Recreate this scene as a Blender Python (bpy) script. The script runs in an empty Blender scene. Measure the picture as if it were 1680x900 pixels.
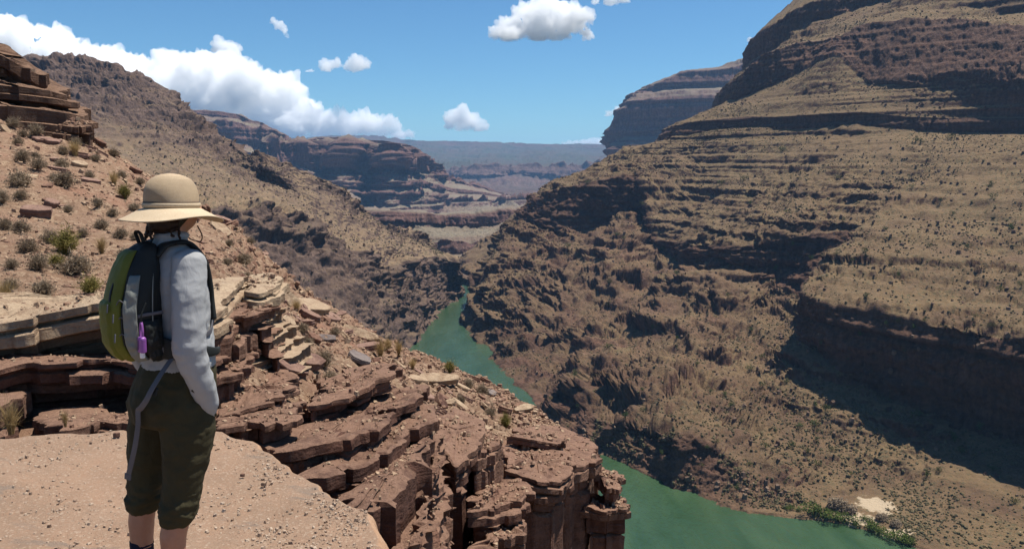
import bpy, bmesh, math, random
import numpy as np
from mathutils import Vector, Matrix, Euler

# ------------------------------------------------------------------ camera, sky, sun, exposure
SC = bpy.context.scene
COL = SC.collection
F_PX, CX, CY, HORIZON = 1307.0, 840.0, 450.0, 265.0      # a 28 mm lens on a 1680 x 900 picture
CAM = np.array((0.0, 0.0, 1.70))
PITCH = math.atan((CY - HORIZON) / F_PX)
cam_data = bpy.data.cameras.new('camera')
cam_data.lens = 28.0; cam_data.sensor_width = 36.0
cam_data.clip_start = 0.1; cam_data.clip_end = 90000.0
cam_obj = bpy.data.objects.new('camera', cam_data); COL.objects.link(cam_obj)
cam_obj.location = CAM; cam_obj.rotation_euler = (math.pi / 2 - PITCH, 0, 0)
SC.camera = cam_obj

SUN_AZ, SUN_EL = 64.0, 69.0            # degrees right of the view direction, degrees up
world = bpy.data.worlds.new('World'); SC.world = world; world.use_nodes = True
wn = world.node_tree.nodes; wl = world.node_tree.links
bgn = wn['Background']
sky = wn.new('ShaderNodeTexSky'); sky.sky_type = 'NISHITA'; sky.sun_disc = False
sky.sun_elevation = math.radians(SUN_EL); sky.sun_rotation = math.radians(SUN_AZ)
sky.altitude = 900; sky.air_density = 1.0; sky.dust_density = 0.0; sky.ozone_density = 4.0
tint = wn.new('ShaderNodeMix'); tint.data_type = 'RGBA'; tint.blend_type = 'MULTIPLY'; tint.inputs[0].default_value = 1.0
tint.inputs[7].default_value = (0.80, 1.18, 1.36, 1)
wl.new(sky.outputs[0], tint.inputs[6]); wl.new(tint.outputs[2], bgn.inputs[0]); bgn.inputs[1].default_value = 0.055
sun_data = bpy.data.lights.new('sun', 'SUN'); sun_data.energy = 5.0
sun_data.angle = math.radians(0.53); sun_data.color = (1.0, 0.95, 0.86)
sun_obj = bpy.data.objects.new('sun', sun_data); COL.objects.link(sun_obj)
_a, _e = math.radians(SUN_AZ), math.radians(SUN_EL)
SUN = Vector((math.cos(_e) * math.sin(_a), math.cos(_e) * math.cos(_a), math.sin(_e)))
sun_obj.rotation_euler = (-SUN).to_track_quat('-Z', 'Y').to_euler()
sun_obj.location = SUN * 50

SC.view_settings.view_transform = 'Standard'
SC.view_settings.look = 'None'
SC.view_settings.exposure = 0.58
SC.view_settings.gamma = 1.0
SC.view_settings.use_curve_mapping = False
SC.cycles.use_denoising = True
SC.cycles.max_bounces = 48; SC.cycles.diffuse_bounces = 2; SC.cycles.glossy_bounces = 3
SC.cycles.transparent_max_bounces = 16; SC.cycles.volume_bounces = 40

# ------------------------------------------------------------------ helpers
RNG = np.random.default_rng(7)
random.seed(7)

def ray(px, py):
    a = (px - CX) / F_PX; b = (CY - py) / F_PX
    return np.array((a, math.cos(PITCH) + b * math.sin(PITCH), -math.sin(PITCH) + b * math.cos(PITCH)))

def at(px, py, Y):                       # the point of the place that stands Y metres ahead
    d = ray(px, py); return CAM + d * (Y / d[1])

def atz(px, py, z):                      # the point of the place at height z
    d = ray(px, py); return CAM + d * ((z - CAM[2]) / d[2])

_perm = np.random.default_rng(11).permutation(256).astype(np.int32)
_perm = np.concatenate([_perm, _perm, _perm])
_g = np.random.default_rng(12).normal(size=(256, 3)); _g /= np.linalg.norm(_g, axis=1)[:, None]
_g = _g.astype(np.float32)

def perlin(p):
    p = np.asarray(p, np.float32)
    i = np.floor(p).astype(np.int32); f = p - i; i &= 255
    u = f * f * f * (f * (f * 6 - 15) + 10)
    X, Y, Z = i[..., 0], i[..., 1], i[..., 2]
    def gr(dx, dy, dz):
        h = _perm[_perm[_perm[(X + dx) & 255] + ((Y + dy) & 255)] + ((Z + dz) & 255)]
        g = _g[h]
        return g[..., 0] * (f[..., 0] - dx) + g[..., 1] * (f[..., 1] - dy) + g[..., 2] * (f[..., 2] - dz)
    ux, uy, uz = u[..., 0], u[..., 1], u[..., 2]
    def lx(dy, dz):
        a = gr(0, dy, dz); return a + ux * (gr(1, dy, dz) - a)
    def ly(dz):
        a = lx(0, dz); return a + uy * (lx(1, dz) - a)
    a = ly(0)
    return (a + uz * (ly(1) - a)) * 1.6

def fbm(p, octaves=4, gain=0.5, lac=2.03):
    p = np.asarray(p, np.float32); s = 0; a = 1.0; t = 0
    for k in range(octaves):
        s = s + a * perlin(p + 17.3 * k); t += a; a *= gain; p = p * lac
    return s / t

def ridged(p, octaves=4, gain=0.5, lac=2.1):
    p = np.asarray(p, np.float32); s = 0; a = 1.0; t = 0
    for k in range(octaves):
        s = s + a * (1 - 2 * np.abs(perlin(p + 9.7 * k))); t += a; a *= gain; p = p * lac
    return s / t

def cells(p, seed=0):
    """one random number for each unit cell: sharp edged blocks"""
    i = np.floor(np.asarray(p, np.float32)).astype(np.int64)
    h = (i[..., 0] * 374761393 + i[..., 1] * 668265263 + i[..., 2] * 2147483647 + seed * 974711) & 0x7fffffff
    h = ((h ^ (h >> 13)) * 1274126177) & 0x7fffffff
    return ((h ^ (h >> 16)) & 0xffff) / 65535.0

def sstep(a, b, x):
    t = np.clip((x - a) / (b - a), 0, 1); return t * t * (3 - 2 * t)

def mesh_from(name, V, Fq=None, Ft=None, attrs=None, smooth=True):
    V = np.ascontiguousarray(V, np.float32).reshape(-1, 3)
    me = bpy.data.meshes.new(name)
    nq = 0 if Fq is None else len(Fq); nt = 0 if Ft is None else len(Ft)
    me.vertices.add(len(V)); me.vertices.foreach_set('co', V.ravel())
    li = np.concatenate([x.ravel() for x in (Fq, Ft) if x is not None and len(x)]).astype(np.int32)
    me.loops.add(len(li)); me.loops.foreach_set('vertex_index', li)
    st = np.concatenate([np.arange(nq) * 4, nq * 4 + np.arange(nt) * 3]).astype(np.int32)
    me.polygons.add(nq + nt); me.polygons.foreach_set('loop_start', st)
    me.polygons.foreach_set('use_smooth', np.full(nq + nt, smooth))
    me.update(calc_edges=True)
    for k, v in (attrs or {}).items():
        a = me.attributes.new(k, 'FLOAT', 'POINT'); a.data.foreach_set('value', np.ascontiguousarray(v, np.float32).ravel())
    return me

def obj(name, me, mat=None, parent=None, label=None, cat=None, group=None, kind=None):
    o = bpy.data.objects.new(name, me); COL.objects.link(o)
    if mat is not None and me is not None:
        if not me.materials: me.materials.append(mat)
    o.parent = parent
    if label: o['label'] = label
    if cat: o['category'] = cat
    if group: o['group'] = group
    if kind: o['kind'] = kind
    return o

def grid_faces(nv, nu, wrap=False):
    i, j = np.meshgrid(np.arange(nv - 1), np.arange(nu if wrap else nu - 1), indexing='ij')
    j2 = (j + 1) % nu
    return np.stack([i * nu + j, i * nu + j2, (i + 1) * nu + j2, (i + 1) * nu + j], -1).reshape(-1, 4)

def grid_normals(P):
    du = np.gradient(P, axis=1); dv = np.gradient(P, axis=0)
    n = np.cross(du, dv); n /= np.linalg.norm(n, axis=-1, keepdims=True) + 1e-9
    return n

def catmull(A, t):                       # A (K, ...) resampled at parameters t in 0..K-1
    K = len(A); i = np.clip(np.floor(t).astype(int), 0, K - 2); f = t - i
    sh = (len(t),) + (1,) * (A.ndim - 1); f = f.reshape(sh)
    p0 = A[np.maximum(i - 1, 0)]; p1 = A[i]; p2 = A[i + 1]; p3 = A[np.minimum(i + 2, K - 1)]
    def lim(a, b): return np.where(a * b > 0, 2 * a * b / np.where(a + b == 0, 1, a + b), 0.0)     # keeps runs from overshooting
    m1 = lim(p1 - p0, p2 - p1); m2 = lim(p2 - p1, p3 - p2)
    m1 = np.where((i == 0).reshape(sh), p2 - p1, m1); m2 = np.where((i == K - 2).reshape(sh), p2 - p1, m2)
    h = f * f
    return p1 * (2 * h * f - 3 * h + 1) + m1 * (h * f - 2 * h + f) + p2 * (-2 * h * f + 3 * h) + m2 * (h * f - h)

def loft(net, nu, nv, wu=None):
    """net rows x columns of world points -> dense grid; nv samples per row span; wu weights of column spans."""
    net = np.asarray(net, float); R, K, _ = net.shape
    w = np.ones(K - 1) if wu is None else np.asarray(wu, float)
    c = np.concatenate([[0], np.cumsum(w)]); tu = np.interp(np.linspace(0, c[-1], nu), c, np.arange(K))
    G = catmull(np.swapaxes(net, 0, 1), tu)            # nu, R, 3
    tv = np.concatenate([np.linspace(i, i + 1, n, endpoint=False) for i, n in enumerate(nv)] + [[R - 1.0]])
    i = np.clip(np.floor(tv).astype(int), 0, R - 2); f = (tv - i)[None, :, None]
    P = G[:, i] * (1 - f) + G[:, i + 1] * f
    return np.swapaxes(P, 0, 1), tv

def rows_at(vals, tv):
    return np.interp(tv, np.arange(len(vals)), vals)

MAT = {}
# ------------------------------------------------------------------ materials
def nodes_of(name):
    m = bpy.data.materials.new(name); m.use_nodes = True
    nt = m.node_tree; b = nt.nodes['Principled BSDF']
    return m, nt, b

class NT:
    """a small helper that strings nodes together"""
    def __init__(s, nt): s.nt = nt
    def n(s, t, **kw):
        x = s.nt.nodes.new(t)
        for k, v in kw.items(): setattr(x, k, v)
        return x
    def l(s, a, b): s.nt.links.new(a, b)
    def coord(s, scale=1.0, warp=None):
        g = s.n('ShaderNodeNewGeometry'); m = s.n('ShaderNodeMapping')
        s.l(g.outputs['Position'], m.inputs[0])
        m.inputs['Scale'].default_value = scale if isinstance(scale, tuple) else (scale,) * 3
        return m.outputs[0]
    def ocoord(s, scale=1.0):
        g = s.n('ShaderNodeTexCoord'); m = s.n('ShaderNodeMapping')
        s.l(g.outputs['Object'], m.inputs[0])
        m.inputs['Scale'].default_value = scale if isinstance(scale, tuple) else (scale,) * 3
        return m.outputs[0]
    def noise(s, co, scale=1.0, detail=6, rough=0.6, dist=0.0):
        x = s.n('ShaderNodeTexNoise'); s.l(co, x.inputs['Vector'])
        x.inputs['Scale'].default_value = scale; x.inputs['Detail'].default_value = detail
        x.inputs['Roughness'].default_value = rough; x.inputs['Distortion'].default_value = dist
        return x.outputs['Fac']
    def voronoi(s, co, scale=1.0, feature='F1', out='Distance'):
        x = s.n('ShaderNodeTexVoronoi', feature=feature); s.l(co, x.inputs['Vector'])
        x.inputs['Scale'].default_value = scale
        return x.outputs[out]
    def ramp(s, v, stops, interp='LINEAR'):
        r = s.n('ShaderNodeValToRGB'); s.l(v, r.inputs[0]); cr = r.color_ramp; cr.interpolation = interp
        while len(cr.elements) < len(stops): cr.elements.new(0.5)
        for e, (p, c) in zip(cr.elements, stops):
            e.position = p; e.color = (c, c, c, 1) if isinstance(c, (int, float)) else (*c, 1)
        return r.outputs[0]
    def mix(s, f, a, b, mode='MIX'):
        x = s.n('ShaderNodeMix', data_type='RGBA', blend_type=mode)
        for v, k in ((f, 0), (a, 6), (b, 7)):
            if isinstance(v, (int, float)): x.inputs[k].default_value = v
            elif isinstance(v, tuple): x.inputs[k].default_value = (*v, 1)
            else: s.l(v, x.inputs[k])
        return x.outputs[2]
    def math(s, op, a, b=None, c=None, clamp=False):
        x = s.n('ShaderNodeMath', operation=op, use_clamp=clamp)
        for k, v in enumerate((a, b, c)):
            if v is None: continue
            if isinstance(v, (int, float)): x.inputs[k].default_value = v
            else: s.l(v, x.inputs[k])
        return x.outputs[0]
    def attr(s, name):
        x = s.n('ShaderNodeAttribute'); x.attribute_name = name; return x.outputs['Fac']
    def bump(s, h, dist, strength=1.0, prev=None):
        x = s.n('ShaderNodeBump'); s.l(h, x.inputs['Height'])
        x.inputs['Distance'].default_value = dist; x.inputs['Strength'].default_value = strength
        if prev is not None: s.l(prev, x.inputs['Normal'])
        return x.outputs[0]
    def upness(s):
        g = s.n('ShaderNodeNewGeometry'); x = s.n('ShaderNodeSeparateXYZ'); s.l(g.outputs['Normal'], x.inputs[0])
        return x.outputs[2]

def rock_material(name, soil_a, soil_b, rock_a, rock_b, band_c, unit, up0=0.55, up1=0.80, scrub=None, scrub_amt=0.0, bump=0.6, band_scale=(0.02, 0.02, 0.35), up_mix=1.0, pale=None, sand=None, soil_band=0.0, spot=0.9):
    """sandy or scrubby ground where the surface lies flat, banded rock where it stands; unit = size of the grain in metres"""
    m, nt, b = nodes_of(name); N = NT(nt)
    co = N.coord(1.0 / unit)
    n1 = N.noise(co, 1.0, 8, 0.65); n2 = N.noise(co, 0.13, 6, 0.6); n3 = N.noise(co, 5.0, 4, 0.7)
    bandco = N.coord(tuple(k / unit for k in band_scale))
    nb = N.noise(bandco, 1.0, 6, 0.65, 0.6)
    soil = N.mix(N.ramp(n1, [(0.3, 0.0), (0.7, 1.0)]), soil_a, soil_b)
    soil = N.mix(N.ramp(n3, [(0.35, 0.55), (0.65, 0.0)]), soil, tuple(c * 0.62 for c in soil_a))
    if soil_band: soil = N.mix(N.math('MULTIPLY', N.ramp(nb, [(0.44, 0.0), (0.56, 1.0)]), soil_band), soil, rock_b)
    if scrub is not None:
        sp = N.voronoi(co, spot)
        spot = N.math('MULTIPLY', N.ramp(sp, [(0.26, 1.0), (0.48, 0.0)]), N.ramp(n2, [(0.35, 0.35), (0.62, 1.0)]))
        soil = N.mix(N.math('MULTIPLY', spot, scrub_amt), soil, scrub)
    rock = N.mix(N.ramp(nb, [(0.36, 0.0), (0.62, 1.0)]), rock_a, rock_b)
    rock = N.mix(N.ramp(nb, [(0.60, 0.0), (0.68, 0.7), (0.74, 0.0)]), rock, band_c)
    rock = N.mix(N.ramp(n1, [(0.36, 0.75), (0.55, 0.0)]), rock, tuple(c * 0.55 for c in rock_a))
    ns = N.noise(N.coord((1.6 / unit, 1.6 / unit, 0.10 / unit)), 1.0, 5, 0.6)
    rock = N.mix(N.ramp(ns, [(0.36, 0.65), (0.54, 0.0)]), rock, tuple(c * 0.5 for c in rock_a))
    rock = N.mix(N.ramp(ns, [(0.56, 0.0), (0.70, 0.35)]), rock, band_c)
    if pale is not None:
        rock = N.mix(N.ramp(n2, [(0.52, 0.0), (0.66, 0.55)]), rock, pale)
    up = N.upness()
    upn = N.math('ADD', up, N.math('MULTIPLY_ADD', n1, 0.5, -0.25))
    f = N.math('MULTIPLY', N.ramp(upn, [(up0, 0.0), (up1, 1.0)]), N.math('SUBTRACT', 1.0, N.attr('rock')), clamp=True)
    f = N.math('MULTIPLY', f, up_mix)
    c = N.mix(f, rock, soil)
    c = N.mix(N.ramp(n2, [(0.3, 0.35), (0.6, 0.0)]), c, (0.10, 0.06, 0.04))
    if sand is not None: c = N.mix(N.ramp(N.math('ADD', N.attr('sand'), N.math('MULTIPLY_ADD', n1, 2.4, -1.2)), [(0.45, 0.0), (0.6, 1.0)]), c, sand)
    nt.links.new(c, b.inputs['Base Color'])
    b.inputs['Roughness'].default_value = 0.92; b.inputs['Specular IOR Level'].default_value = 0.15
    h = N.math('ADD', n1, N.math('MULTIPLY', n3, 0.35))
    h = N.math('ADD', h, N.math('MULTIPLY', nb, 0.8)); h = N.math('ADD', h, N.math('MULTIPLY', ns, 0.6))
    nt.links.new(N.bump(h, unit * bump, 1.0), b.inputs['Normal'])
    return m

# ------------------------------------------------------------------ far canyon walls and terrain
RIVER_Z = -150.0

def strata(z, seed, period):
    """hard and soft beds: positive where a bed stands out"""
    q = np.stack([np.zeros_like(z) + seed, np.zeros_like(z) + 3.3, z / period], -1)
    return np.clip(fbm(q, 3, 0.6) * 4.0, -1, 1)


MAT['wall'] = rock_material('scrub covered canyon wall', (0.155, 0.100, 0.051), (0.212, 0.143, 0.076), (0.074, 0.040, 0.027), (0.135, 0.070, 0.045), (0.17, 0.097, 0.062), 4.0,
                            up0=0.50, up1=0.72, scrub=(0.10, 0.085, 0.045), scrub_amt=0.8, bump=0.35, spot=1.5, sand=(0.40, 0.31, 0.21))
MAT['gorge_left'] = rock_material('weathered ridge rock', (0.215, 0.145, 0.085), (0.27, 0.19, 0.115), (0.092, 0.060, 0.046), (0.15, 0.10, 0.078), (0.17, 0.115, 0.09), 4.0,
                            up0=0.62, up1=0.82, scrub=(0.13, 0.105, 0.065), scrub_amt=0.7, bump=0.4)
MAT['far'] = rock_material('banded far cliff', (0.20, 0.165, 0.115), (0.25, 0.205, 0.145), (0.12, 0.064, 0.055), (0.175, 0.095, 0.08), (0.24, 0.17, 0.13), 7.0,
                            up0=0.55, up1=0.78, scrub=(0.09, 0.075, 0.055), scrub_amt=0.5, bump=0.5, soil_band=.4)

GRIDS = {}
def terrain(name, net, nu, nv, rockrow, big, fine, beds, mat, label=None, gorge=None, sc=1.0, seed=0.0, wu=None, period=9.0, flute=None, gcol=None, block=1.0, rcol=None, floor_row=None, acol=None, amp=1.0, blocks=0.0, fcol=None):
    P, tv = loft(net, nu, nv, wu)
    n = grid_normals(P)
    if np.mean(n[..., 2]) < 0: n = -n
    nh = n * np.array((1, 1, 0.25)); nh /= np.linalg.norm(nh, axis=-1, keepdims=True) + 1e-6
    R = lambda v: rows_at(v, tv)[:, None]
    si = np.clip(np.floor(tv).astype(int), 0, len(rockrow) - 1)
    rk = np.array(rockrow, float)[si][:, None] * np.ones(nu)[None]
    if rcol is not None: rk = np.maximum(rk, rows_at(rcol[0], tv)[:, None] * np.interp(np.linspace(0, 1, nu), np.linspace(0, 1, len(rcol[1])), rcol[1])[None])
    q = P / sc + seed
    d = R(big) * fbm(q / 70.0, 3) * 2.0
    if gorge is not None:
        g = R(gorge)
        if gcol is not None: g = g * np.interp(np.linspace(0, 1, nu), np.linspace(0, 1, len(gcol)), gcol)[None]
        bg = fbm(q / np.array((42., 42., 30.)) + 6.6, 4, .5) * 3.2
        d = d + g * 0.16 * (np.floor(bg) + sstep(.78, 1., bg - np.floor(bg)))
        d = d + g * .55 * (ridged(q / np.array((60., 60., 80.)), 3, 0.45) - 0.25) * 1.0
    d = d + R(fine) * (ridged(q / 19.0, 4, 0.6) * 0.5 + fbm(q / 7.0, 4, 0.6) * 0.7)
    bn = fbm(q / np.array((11., 11., 5.)) + 3.1, 4, 0.55) * 3.0
    d = d + R(fine) * block * 0.9 * (np.floor(bn) + sstep(0.7, 1.0, bn - np.floor(bn)) - 0.5) * sstep(-.25, .3, fbm(q / 60.0 + 7.7, 3))
    if blocks:
        w = np.stack([fbm(q / 14.0 + 4.1, 3), fbm(q / 14.0 + 9.3, 3), fbm(q / 14.0 + 1.9, 3)], -1) * 5.0
        rot = np.array(((.82, .57, 0), (-.55, .80, .22), (.12, -.18, .97)))
        qq = (q + w) @ rot.T
        bl = cells(qq / np.array((7.5, 6.0, 5.0)), 1) + 0.55 * cells(qq / np.array((3.4, 3.0, 2.2)) + .3, 2) - .78
        d = d + blocks * R(fine) * bl * (0.35 + 1.0 * rk)
    if acol is not None:
        cw = np.interp(np.linspace(0, 1, nu), np.linspace(0, 1, len(acol)), acol)[None]
        k3 = sstep(4.2, 2.6, tv)[:, None]
        d = d * (1 - k3 * (1 - cw)); d = np.where(k3 > .1, np.maximum(d, -(0.15 + 30 * np.clip(cw - .3, 0, 1))), d)
        rk = np.where((tv < 2.6)[:, None], rk * np.clip(cw * 1.6 - .35, .12, 1), rk)
    if fcol is not None:
        fw = np.interp(np.linspace(0, 1, nu), np.linspace(0, 1, len(fcol)), fcol)[None]; up_ = sstep(5.5, 7.0, tv)[:, None]
        amp = amp * (1 - up_ * (1 - fw))
    d = d * amp
    if flute is not None:
        d = d + amp * R(flute) * ((0.12 if sc < 1.5 else 0.42) + 0.75 * (rk > .8)) * (ridged(q / np.array((30., 30., 400.)), 3, 0.55) + .45 * ridged(q / np.array((9., 9., 90.)), 3, 0.6))
    D = n * d[..., None]
    zz = P[..., 2] + D[..., 2] + 2.2 * sc * fbm(q / 110.0, 2)
    st = strata(zz / sc, seed + 2.1, period)
    br = 0.70 + 1.1 * fbm(q / 45.0, 3)
    D = D + nh * (amp * R(beds) * st * np.clip(br, 0, 1.4))[..., None]
    if gorge is not None:                                     # broken cliffs and benches in the old hard rock
        zw = (P[..., 2] + D[..., 2]) / sc + 16.0 * fbm(q / 38.0 + 2.9, 4, .55) + .25 * P[..., 0]
        cl = zw / 17.0; fr = cl - np.floor(cl)
        shelf = sstep(0.0, 0.78, fr) - sstep(0.80, 1.0, fr)       # leans out, then breaks back
        zw2 = zw + 5 * fbm(q / 12.0, 3); c2 = zw2 / 6.0; f2 = c2 - np.floor(c2)
        shelf = shelf + .4 * (sstep(0.0, 0.75, f2) - sstep(0.8, 1.0, f2))
        patch = sstep(-.15, .2, fbm(q / 50.0 + 11.1, 3))
        D = D + nh * (g * .62 * shelf * patch)[..., None]
    Q = P + D
    if floor_row is not None:
        lift = (tv > floor_row)[:, None] * np.clip(RIVER_Z + 0.9 - Q[..., 2], 0, None)
        Q[..., 2] += lift
    rock = np.clip(rk + 0.9 * fbm(q / 20.0, 4) * (rk > 0.02) * (rk < 0.98), 0, 1) * np.ones(Q.shape[:2])
    at_ = {'rock': rock}
    if name == 'canyon_wall':                                  # the little beach by the bushes
        c0, c1, c2 = atz(1440, 818, -146.0), atz(1405, 848, -148.5), atz(1470, 872, -148.5)
        e = lambda c, rx, ry: 1 - np.hypot((Q[..., 0] - c[0]) / rx, (Q[..., 1] - c[1]) / ry)
        at_['sand'] = np.clip(np.maximum(np.maximum(e(c0, 10, 13), e(c1, 11, 10)), e(c2, 12, 6)) * 1.6, 0, 1)
        at_['rock'] = rock * (at_['sand'] < .2)
    me = mesh_from(name, Q, grid_faces(*Q.shape[:2]), attrs=at_)
    o = obj(name, me, mat, kind='structure')
    if label: o['label'] = label
    GRIDS[name] = (Q, rock)
    return o

def fill(net):
    """None entries are filled along their column"""
    R, K = len(net), len(net[0])
    out = np.zeros((R, K, 3))
    for k in range(K):
        idx = [r for r in range(R) if net[r][k] is not None]
        pts = np.array([net[r][k] for r in idx])
        for c in range(3): out[:, k, c] = np.interp(np.arange(R), idx, pts[:, c])
    return out

def build_right_wall():
    bank = [(762, 520), (802, 573), (864, 646), (960, 728), (1050, 776), (1100, 796), (1150, 812), (1220, 838), (1380, 858), (1495, 894), (1800, 1050)]
    g2 = [(797, 440, 800), (832, 500, 715), (905, 600, 570), (985, 690, 420), (1070, 700, 386), (1120, 713, 373), (1185, 748, 362), (1255, 790, 346), (1395, 838, 333), (1535, 866, 312), (1840, 1000, 252)]
    r3 = [(826, 390, 870), (880, 430, 800), (960, 500, 680), (1040, 560, 580), (1120, 580, 530), (1190, 600, 500), (1240, 620, 480), (1290, 670, 430), (1440, 760, 378), (1600, 800, 340), (1900, 920, 275)]
    t4 = [(848, 356, 950), (930, 384, 880), (1040, 345, 880), (1092, 418, 780), (1212, 446, 652), (1268, 470, 640), (1318, 490, 590), (1330, 560, 482), (1490, 664, 412), (1680, 722, 376), (2000, 830, 300)]
    t5 = [(878, 322, 960), (955, 300, 895), (1050, 288, 890), (1086, 392, 788), (1222, 404, 652), (1275, 392, 640), (1420, 380, 604), (1326, 484, 474), (1525, 532, 402), (1680, 561, 364), (2000, 640, 292)]
    m6 = [(990, 263, 1020), (1040, 258, 980), (1110, 248, 940), (1190, 290, 830), (1290, 300, 740), (1370, 290, 700), (1490, 285, 668), (1490, 310, 625), (1600, 350, 560), (1700, 370, 520), (2000, 400, 430)]
    b7 = [(1098, 226, 1000), (1165, 216, 950), (1225, 207, 900), (1300, 212, 850), (1400, 206, 800), (1500, 212, 765), (1600, 216, 740), (1700, 218, 700), (1800, 216, 650), (1900, 216, 610), (2150, 216, 520)]
    b8 = [(1103, 206, 1004), (1168, 197, 953), (1228, 192, 902), (1300, 190, 852), (1400, 184, 802), (1500, 190, 767), (1600, 192, 742), (1700, 193, 702), (1800, 192, 652), (1900, 192, 612), (2150, 190, 522)]
    r9 = [(1206, 165, 1010), (1258, 145, 965), (1318, 112, 930), (1372, 92, 895), (1432, 138, 840), (1500, 140, 800), (1570, 124, 780), (1650, 136, 735), (1760, 130, 690), (1880, 130, 645), (2150, 128, 550)]
    r10 = [(1214, 130, 1024), (1262, 86, 978), (1330, 68, 946), (1374, 60, 912), (1424, 37, 890), (1482, 30, 852), (1560, 33, 832), (1642, 42, 788), (1750, 46, 743), (1870, 45, 698), (2150, 35, 603)]
    r11 = [(1240, 100, 1040), (1288, 73, 1000), (1352, 48, 975), (1412, 28, 945), (1450, 20, 922), (1510, 8, 890), (1590, 10, 870), (1670, 20, 822), (1780, 22, 776), (1900, 20, 730), (2180, 8, 634)]
    r12 = [(1262, 84, 1060), (1300, 50, 1030), (1385, 22, 1010), (1450, 2, 985), (1500, -8, 930), (1550, -25, 905), (1620, -28, 880), (1700, -20, 830), (1810, -15, 780), (1930, -20, 735), (2200, -30, 630)]
    r13 = [(1266, 40, 1064), (1308, 14, 1034), (1395, -12, 1014), (1462, -35, 989), (1510, -55, 934), (1560, -75, 909), (1630, -75, 884), (1710, -68, 834), (1820, -65, 784), (1940, -70, 739), (2210, -80, 634)]
    r14 = [(1335, -25, 1150), (1365, -60, 1130), (1440, -80, 1120), (1510, -100, 1100), (1560, -120, 1050), (1610, -140, 1030), (1680, -140, 1000), (1760, -130, 950), (1870, -130, 900), (1990, -135, 850), (2260, -145, 740)]
    lean = [0, 0, 6, 8, 14, 16, 16, 16, 16, 16, 16]
    r10, r11, r12, r13, r14 = [[(x, y, Y + l) for (x, y, Y), l in zip(r, lean)] for r in (r10, r11, r12, r13, r14)]
    rows = [[atz(x, y, RIVER_Z) for x, y in bank]] + [[at(*p) for p in r] for r in (g2, r3, t4, t5, m6, b7, b8, r9, r10, r11, r12, r13, r14)]
    rows = np.array(rows)
    low = rows[0] + np.array((-25, -20, -22.0))           # goes on under the water
    rows = np.concatenate([low[None], rows])
    first = rows[:, 0] + np.array((60, 330, 0.0)); first2 = rows[:, 0] + np.array((10, 110, 0.0))
    rows = np.concatenate([first[:, None], first2[:, None], rows], axis=1)
    nv = [4, 52, 62, 70, 54, 76, 54, 18, 36, 42, 14, 14, 16, 8]
    rk = [.8, .8, .35, .15, 1, .1, 0, 1, 0, 1, 0, .2, 1, 0, 0]
    big = [0, 1, 3, 6, 3, 3, 6, 2, 2, 3, 3, 4, 3, 3, 6]
    gor = [0, 8, 17, 15, 10, 8, 2, 0, 0, 0, 0, 0, 0, 0, 0]
    fin = [0, 1.6, 2.6, 2.6, 2.6, 2.3, 1.6, 1.2, .8, 1.0, 1.0, 1.4, 1.4, 1.4, 1.6]
    bed = [0, .5, 1.2, 1.4, 2.8, 3.0, 2.8, 2.4, 2.4, 1.6, 1.8, 3.0, 2.4, 2.0, 3]
    flu = [0, 0, 0, 0, 3.0, 3.0, 0, 2.0, 1.4, 4.6, 4.6, 0, 4.5, 4.5, 0]
    terrain('canyon_wall', rows, 650, nv, rk, big, fin, bed, MAT['wall'], seed=1.7, gorge=gor, gcol=[1, 1, 1, 1, .95, .8, .5, .25, .18, .15], floor_row=1.03, blocks=0.7, acol=[.35, .4, .7, 1, 1, 1, .9, .7, .35, .3, .3], rcol=([0, .9, .75, .6, .6, .3, 0, 0, 0, 0, 0, 0, 0, 0, 0], [.9, .9, .95, .95, .75, .6, .3, .05, 0, 0]),
            wu=[.4, .5, 1, 1.1, 1, 1.2, .7, 1.0, 1.1, 1.5, 1.2, .7], flute=flu)

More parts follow.
